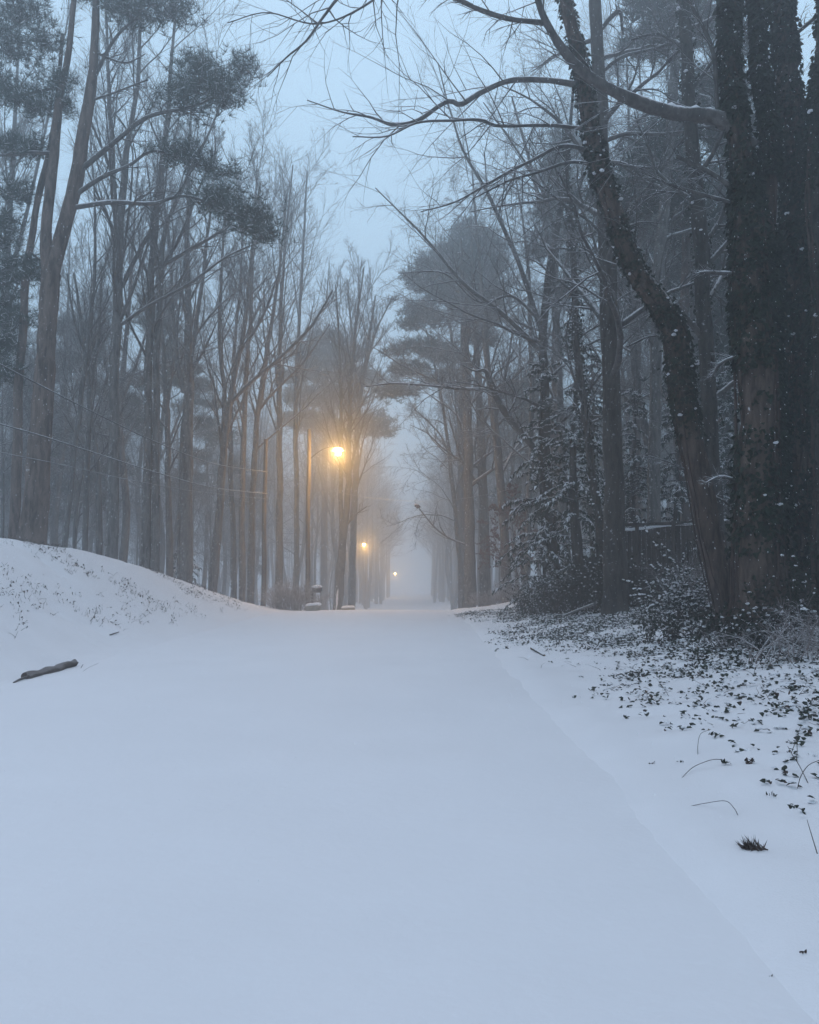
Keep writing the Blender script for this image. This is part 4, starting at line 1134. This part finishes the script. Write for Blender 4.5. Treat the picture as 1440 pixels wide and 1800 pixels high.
def wd_(px): return 1440 * 7.4 / (732 - px)
wire('upper snow-lined wire sloping from the left edge down to the utility pole', [ins[0]] + [P(x, y, wd_(x)) for x, y in ((380, 816), (280, 779), (200, 742), (100, 692), (0, 640), (-150, 560), (-500, 400))], .014)
wire('lower snow-lined wire sloping from the left edge down to the utility pole', [ins[1]] + [P(x, y, wd_(x)) for x, y in ((380, 858), (280, 832), (170, 797), (80, 768), (0, 745), (-150, 700), (-500, 620))], .014)
wire('thin third wire running just under the lower one to the utility pole', [ins[2]] + [P(x, y, wd_(x) - .2) for x, y in ((360, 866), (240, 846), (100, 815), (0, 795), (-150, 760), (-500, 690))], .007)


def street_lamp(label, lens_px, lens_py, d, pole_px, watt, lens_scale=1.0, off=(0, 0, -.3)):
    L0 = P(lens_px, lens_py, d); X = P(pole_px, 1000, d + .6)[0]; y = d + .6
    b = np.array([X, y, float(ground(X, y))])
    root = empty('street_lamp', b, label, 'street lamp')
    pole_obj(root, b, X, y, b[2], L0[2] - b[2] + 1.3, .13, .09)
    am = MB(); en = L0 + np.array([-.25, .05, .14])
    tt = np.linspace(0, 1, 12)[:, None]; st = np.array([X, y, L0[2] - .25])
    am.tubes(st * (1 - tt) + en * tt + np.array([0, 0, .28]) * np.sin(tt * math.pi * .75), np.full(12, .022), 8, cap=True); am.build('arm', M['dark_metal'], root, b)
    hd = MB(); xx = np.linspace(-.35, .28, 9)
    hd.tubes(np.stack([L0[0] + xx, L0[1] + 0 * xx, L0[2] + .13 + .03 * np.cos(xx * 3)], 1), np.array([.03, .05, .065, .075, .08, .08, .075, .055, .02]), 10, cap=True)
    ho = hd.build('lamp_head', M['metal'], root, b)
    ln = MB(); tv, tf = BLOB
    ln.add(tv * np.array([.11, .09, .08]) * lens_scale + L0 + np.array([0, 0, .0]), tf); lo = ln.build('lens', M['lens'], ho, b)
    sc_ = MB(); xx = np.linspace(-.28, .22, 8); sc_.tubes(np.stack([L0[0] + xx, L0[1] + 0 * xx, L0[2] + .235 + 0 * xx], 1), np.array([.01, .04, .055, .06, .06, .055, .04, .01]), 8); sc_.build('snow_cap', M['snow_clump'], root, b)
    li = bpy.data.lights.new('lamp_light', 'POINT'); li.energy = watt; li.color = (1.0, .56, .17); li.shadow_soft_size = .12
    lo2 = bpy.data.objects.new('lamp_light', li); COL.objects.link(lo2); lo2.parent = root
    lo2.location = L0 - b + np.array(off)
    return root


street_lamp('nearest lit amber street lamp, glowing largest above the left roadside', 595, 797, 40, 541, 950, 1.25, (0, -.34, -.10))
street_lamp('second lit street lamp, small amber light lower down the road', 640, 957, 112, 606, 1500, 1.6)
street_lamp('farthest lit street lamp, tiny amber point near the end of the road', 695, 1008, 180, 676, 900, 2.0)
wire('slack thin wire crossing the road beyond the nearest lamp', [P(542, 856, 43.4), P(593, 865, 43), P(650, 875, 42), P(735, 881, 40), P(800, 878, 38), P(880, 864, 35), P(960, 835, 29)], .006, None)

# mailbox
mb0 = P(549, 1066, 38); mb0[2] = float(ground(mb0[0], 38))
mr = empty('mailbox', mb0, 'snow-capped dark mailbox on a post beside the bush', 'mailbox')
pm = MB(); pm.box((mb0[0], 38, mb0[2] + .48), (.1, .1, 1.05)); pm.build('post', M['pole'], mr, mb0, smooth=False)
am = MB(); am.box((mb0[0] + .18, 38, mb0[2] + 1.02), (.55, .09, .07)); am.build('arm', M['pole'], mr, mb0, smooth=False)
bm_ = MB(); a = np.linspace(0, math.pi, 9); prof = np.concatenate([np.stack([np.cos(a) * .1, np.sin(a) * .1 + .12], 1), [[-.1, 0], [.1, 0]]])
Lb = np.array([-.02, .5])
V = np.concatenate([np.stack([np.full(11, mb0[0] + l), 38 + prof[:, 0], mb0[2] + 1.056 + prof[:, 1]], 1) for l in Lb])
bm_.add(V, [(i, (i + 1) % 11, 11 + (i + 1) % 11, 11 + i) for i in range(11)]); bm_.add(V[:11], [list(range(11))[::-1]]); bm_.add(V[11:], [list(range(11))])
bo = bm_.build('box', M['dark_metal'], mr, mb0, smooth=False)
fl = MB(); fl.box((mb0[0] + .4, 38 - .108, mb0[2] + 1.22), (.03, .01, .2)); fl.build('flag', plain('flag_red', (.16, .03, .03, 1)), bo, mb0)
xx = np.linspace(-.02, .5, 8); sc_ = MB(); sc_.tubes(np.stack([mb0[0] + xx, 38 + 0 * xx, mb0[2] + 1.27 + 0 * xx], 1), np.array([.05, .1, .11, .115, .115, .11, .1, .05]), 9, cap=True, lump=.12); sc_.build('snow_cap', M['snow_clump'], mr, mb0)


mr.scale = (.9, .9, .88)


def kerb_block(label, px, py, d, L, H, bow=.12):
    b = P(px, py, d); b[2] = max(float(ground(b[0], d)), float(zroad(d)))
    root = empty('kerb_wall', b, label, 'low wall')
    t = np.linspace(-1, 1, 14)
    m_ = MB(); s_ = MB()
    x = b[0] + t * L / 2; y = d - bow * (1 - t ** 2) * 2; zc = b[2] + H * (.5 + .12 * t)
    ring = lambda w, h, z: np.stack([np.stack([x, y - w, z - h], 1), np.stack([x, y + w, z - h], 1), np.stack([x, y + w, z + h], 1), np.stack([x, y - w, z + h], 1)], 1)
    R_ = ring(.11, H * .5, zc)
    i = np.arange(13)[:, None] * 4; j = np.arange(4)[None]; f = np.stack([i + j, i + (j + 1) % 4, i + 4 + (j + 1) % 4, i + 4 + j], -1).reshape(-1, 4)
    m_.add(R_.reshape(-1, 3), f); m_.add(R_[0], [[0, 1, 2, 3]]); m_.add(R_[-1], [[3, 2, 1, 0]])
    m_.build('stones', M['stone'], root, b, smooth=False)
    s_.tubes(np.stack([x, y, zc + H * .5 + .02], 1), .1 * (1 - np.abs(t) ** 6 * .6), 8, cap=True, lump=.15); s_.build('snow_cap', M['snow_clump'], root, b)


kerb_block('low curved stone edging with a snow cap in front of the mailbox post', 551, 1077, 36.5, .66, .24)
kerb_block('flat low stone edging with a snow cap at the foot of the twin-stemmed tree', 612, 1072, 41, .65, .12, .03)
kp = P(590, 1068, 42); kp[2] = float(ground(kp[0], 42)); km = MB()
zz = np.linspace(-.1, 1.15, 10); km.tubes(np.stack([kp[0] + .12 * zz + .02 * np.sin(zz * 5), 42 + 0 * zz, kp[2] + zz], 1), np.array([.03, .03, .03, .04, .05, .06, .055, .045, .03, .012]), 8, cap=True)
tag(km.build('marker_stake', M['snow_clump'], None, kp), 'leaning snow-plastered stake before the twin-stemmed tree', 'stake')
# ================================================================= FALLING SNOW
N = 34000
fl = MB()
Y = RNG.uniform(3.0, 44, N) ** 1.0; X = RNG.uniform(-1, 1, N) * (Y * .52 + 1.5); Z = RNG.uniform(0.05, 1, N) * (3 + .72 * Y)
c = np.stack([X, Y, Z + zroad(Y)], 1)
k = c[:, 2] > ground(X, Y) + .1; c = c[k]; n = len(c)
s_ = RNG.uniform(.0012, .0034, n) * np.minimum(1, .35 + c[:, 1] / 16)
ax = nrm(np.array([.18, 0, -1]) + RNG.normal(size=(n, 3)) * .25)
s1 = nrm(np.cross(ax, RNG.normal(size=(n, 3)))); s2 = np.cross(ax, s1)
V = np.stack([c + ax * s_[:, None] * 3.0, c - ax * s_[:, None] * 3.0, c + s1 * s_[:, None], c - s1 * s_[:, None], c + s2 * s_[:, None], c - s2 * s_[:, None]], 1)
T = np.array([(0, 2, 4), (0, 4, 3), (0, 3, 5), (0, 5, 2), (1, 4, 2), (1, 3, 4), (1, 5, 3), (1, 2, 5)])
fl.add(V.reshape(-1, 3), (T[None] + (np.arange(n) * 6)[:, None, None]).reshape(-1, 3))
tag(fl.build('falling_snow', plain('snowflake', (.92, .94, .97, 1))), 'snowflakes drifting down in the air over the road', 'snow', kind='stuff')

# ================================================================= HAZE
hz = MB(); hz.box((0, 290, 17.5), (900, 720, 47))
hm = bpy.data.materials.new('haze'); hm.use_nodes = True; nt = hm.node_tree; nt.nodes.clear()
ou = nt.nodes.new('ShaderNodeOutputMaterial'); pv = nt.nodes.new('ShaderNodeVolumePrincipled')
pv.inputs['Color'].default_value = (.93, .95, .97, 1); pv.inputs['Density'].default_value = .0090
pv.inputs['Anisotropy'].default_value = .8
nt.links.new(pv.outputs[0], ou.inputs['Volume'])
ho = hz.build('haze', hm, smooth=False)
tag(ho, 'pale snowy haze filling the air over the road and woods', 'haze', kind='stuff')

# ================================================================= LIGHT
w = bpy.data.worlds.new('World'); scene.world = w; w.use_nodes = True
nt = w.node_tree; bg = nt.nodes['Background']
sky = nt.nodes.new('ShaderNodeTexSky'); sky.sky_type = 'NISHITA'; sky.sun_disc = False
SUN_E, SUN_R = math.radians(80), math.radians(8)
sky.sun_elevation = SUN_E; sky.sun_rotation = SUN_R; sky.air_density = 1.0; sky.dust_density = 3.0; sky.ozone_density = 3.0
mx = nt.nodes.new('ShaderNodeMix'); mx.data_type = 'RGBA'; mx.inputs[0].default_value = .86
nt.links.new(sky.outputs[0], mx.inputs[6]); mx.inputs[7].default_value = (5.7, 8.3, 10.6, 1)
nt.links.new(mx.outputs[2], bg.inputs['Color']); bg.inputs['Strength'].default_value = .10
sl = bpy.data.lights.new('sun', 'SUN'); sl.energy = .46; sl.angle = math.radians(70); sl.color = (1.0, .70, .74)
so = bpy.data.objects.new('sun', sl); COL.objects.link(so)
so.rotation_euler = (math.radians(-10), 0, math.radians(-8))

# ================================================================= RENDER
vs = scene.view_settings
scene.display_settings.display_device = 'sRGB'
vs.view_transform = 'Standard'; vs.look = 'None'; vs.exposure = 0.08; vs.gamma = 1.0
c = scene.cycles
c.max_bounces = 6; c.diffuse_bounces = 3; c.glossy_bounces = 2; c.transmission_bounces = 2; c.volume_bounces = 4; c.transparent_max_bounces = 4
c.use_denoising = True
c.sample_clamp_indirect = 4
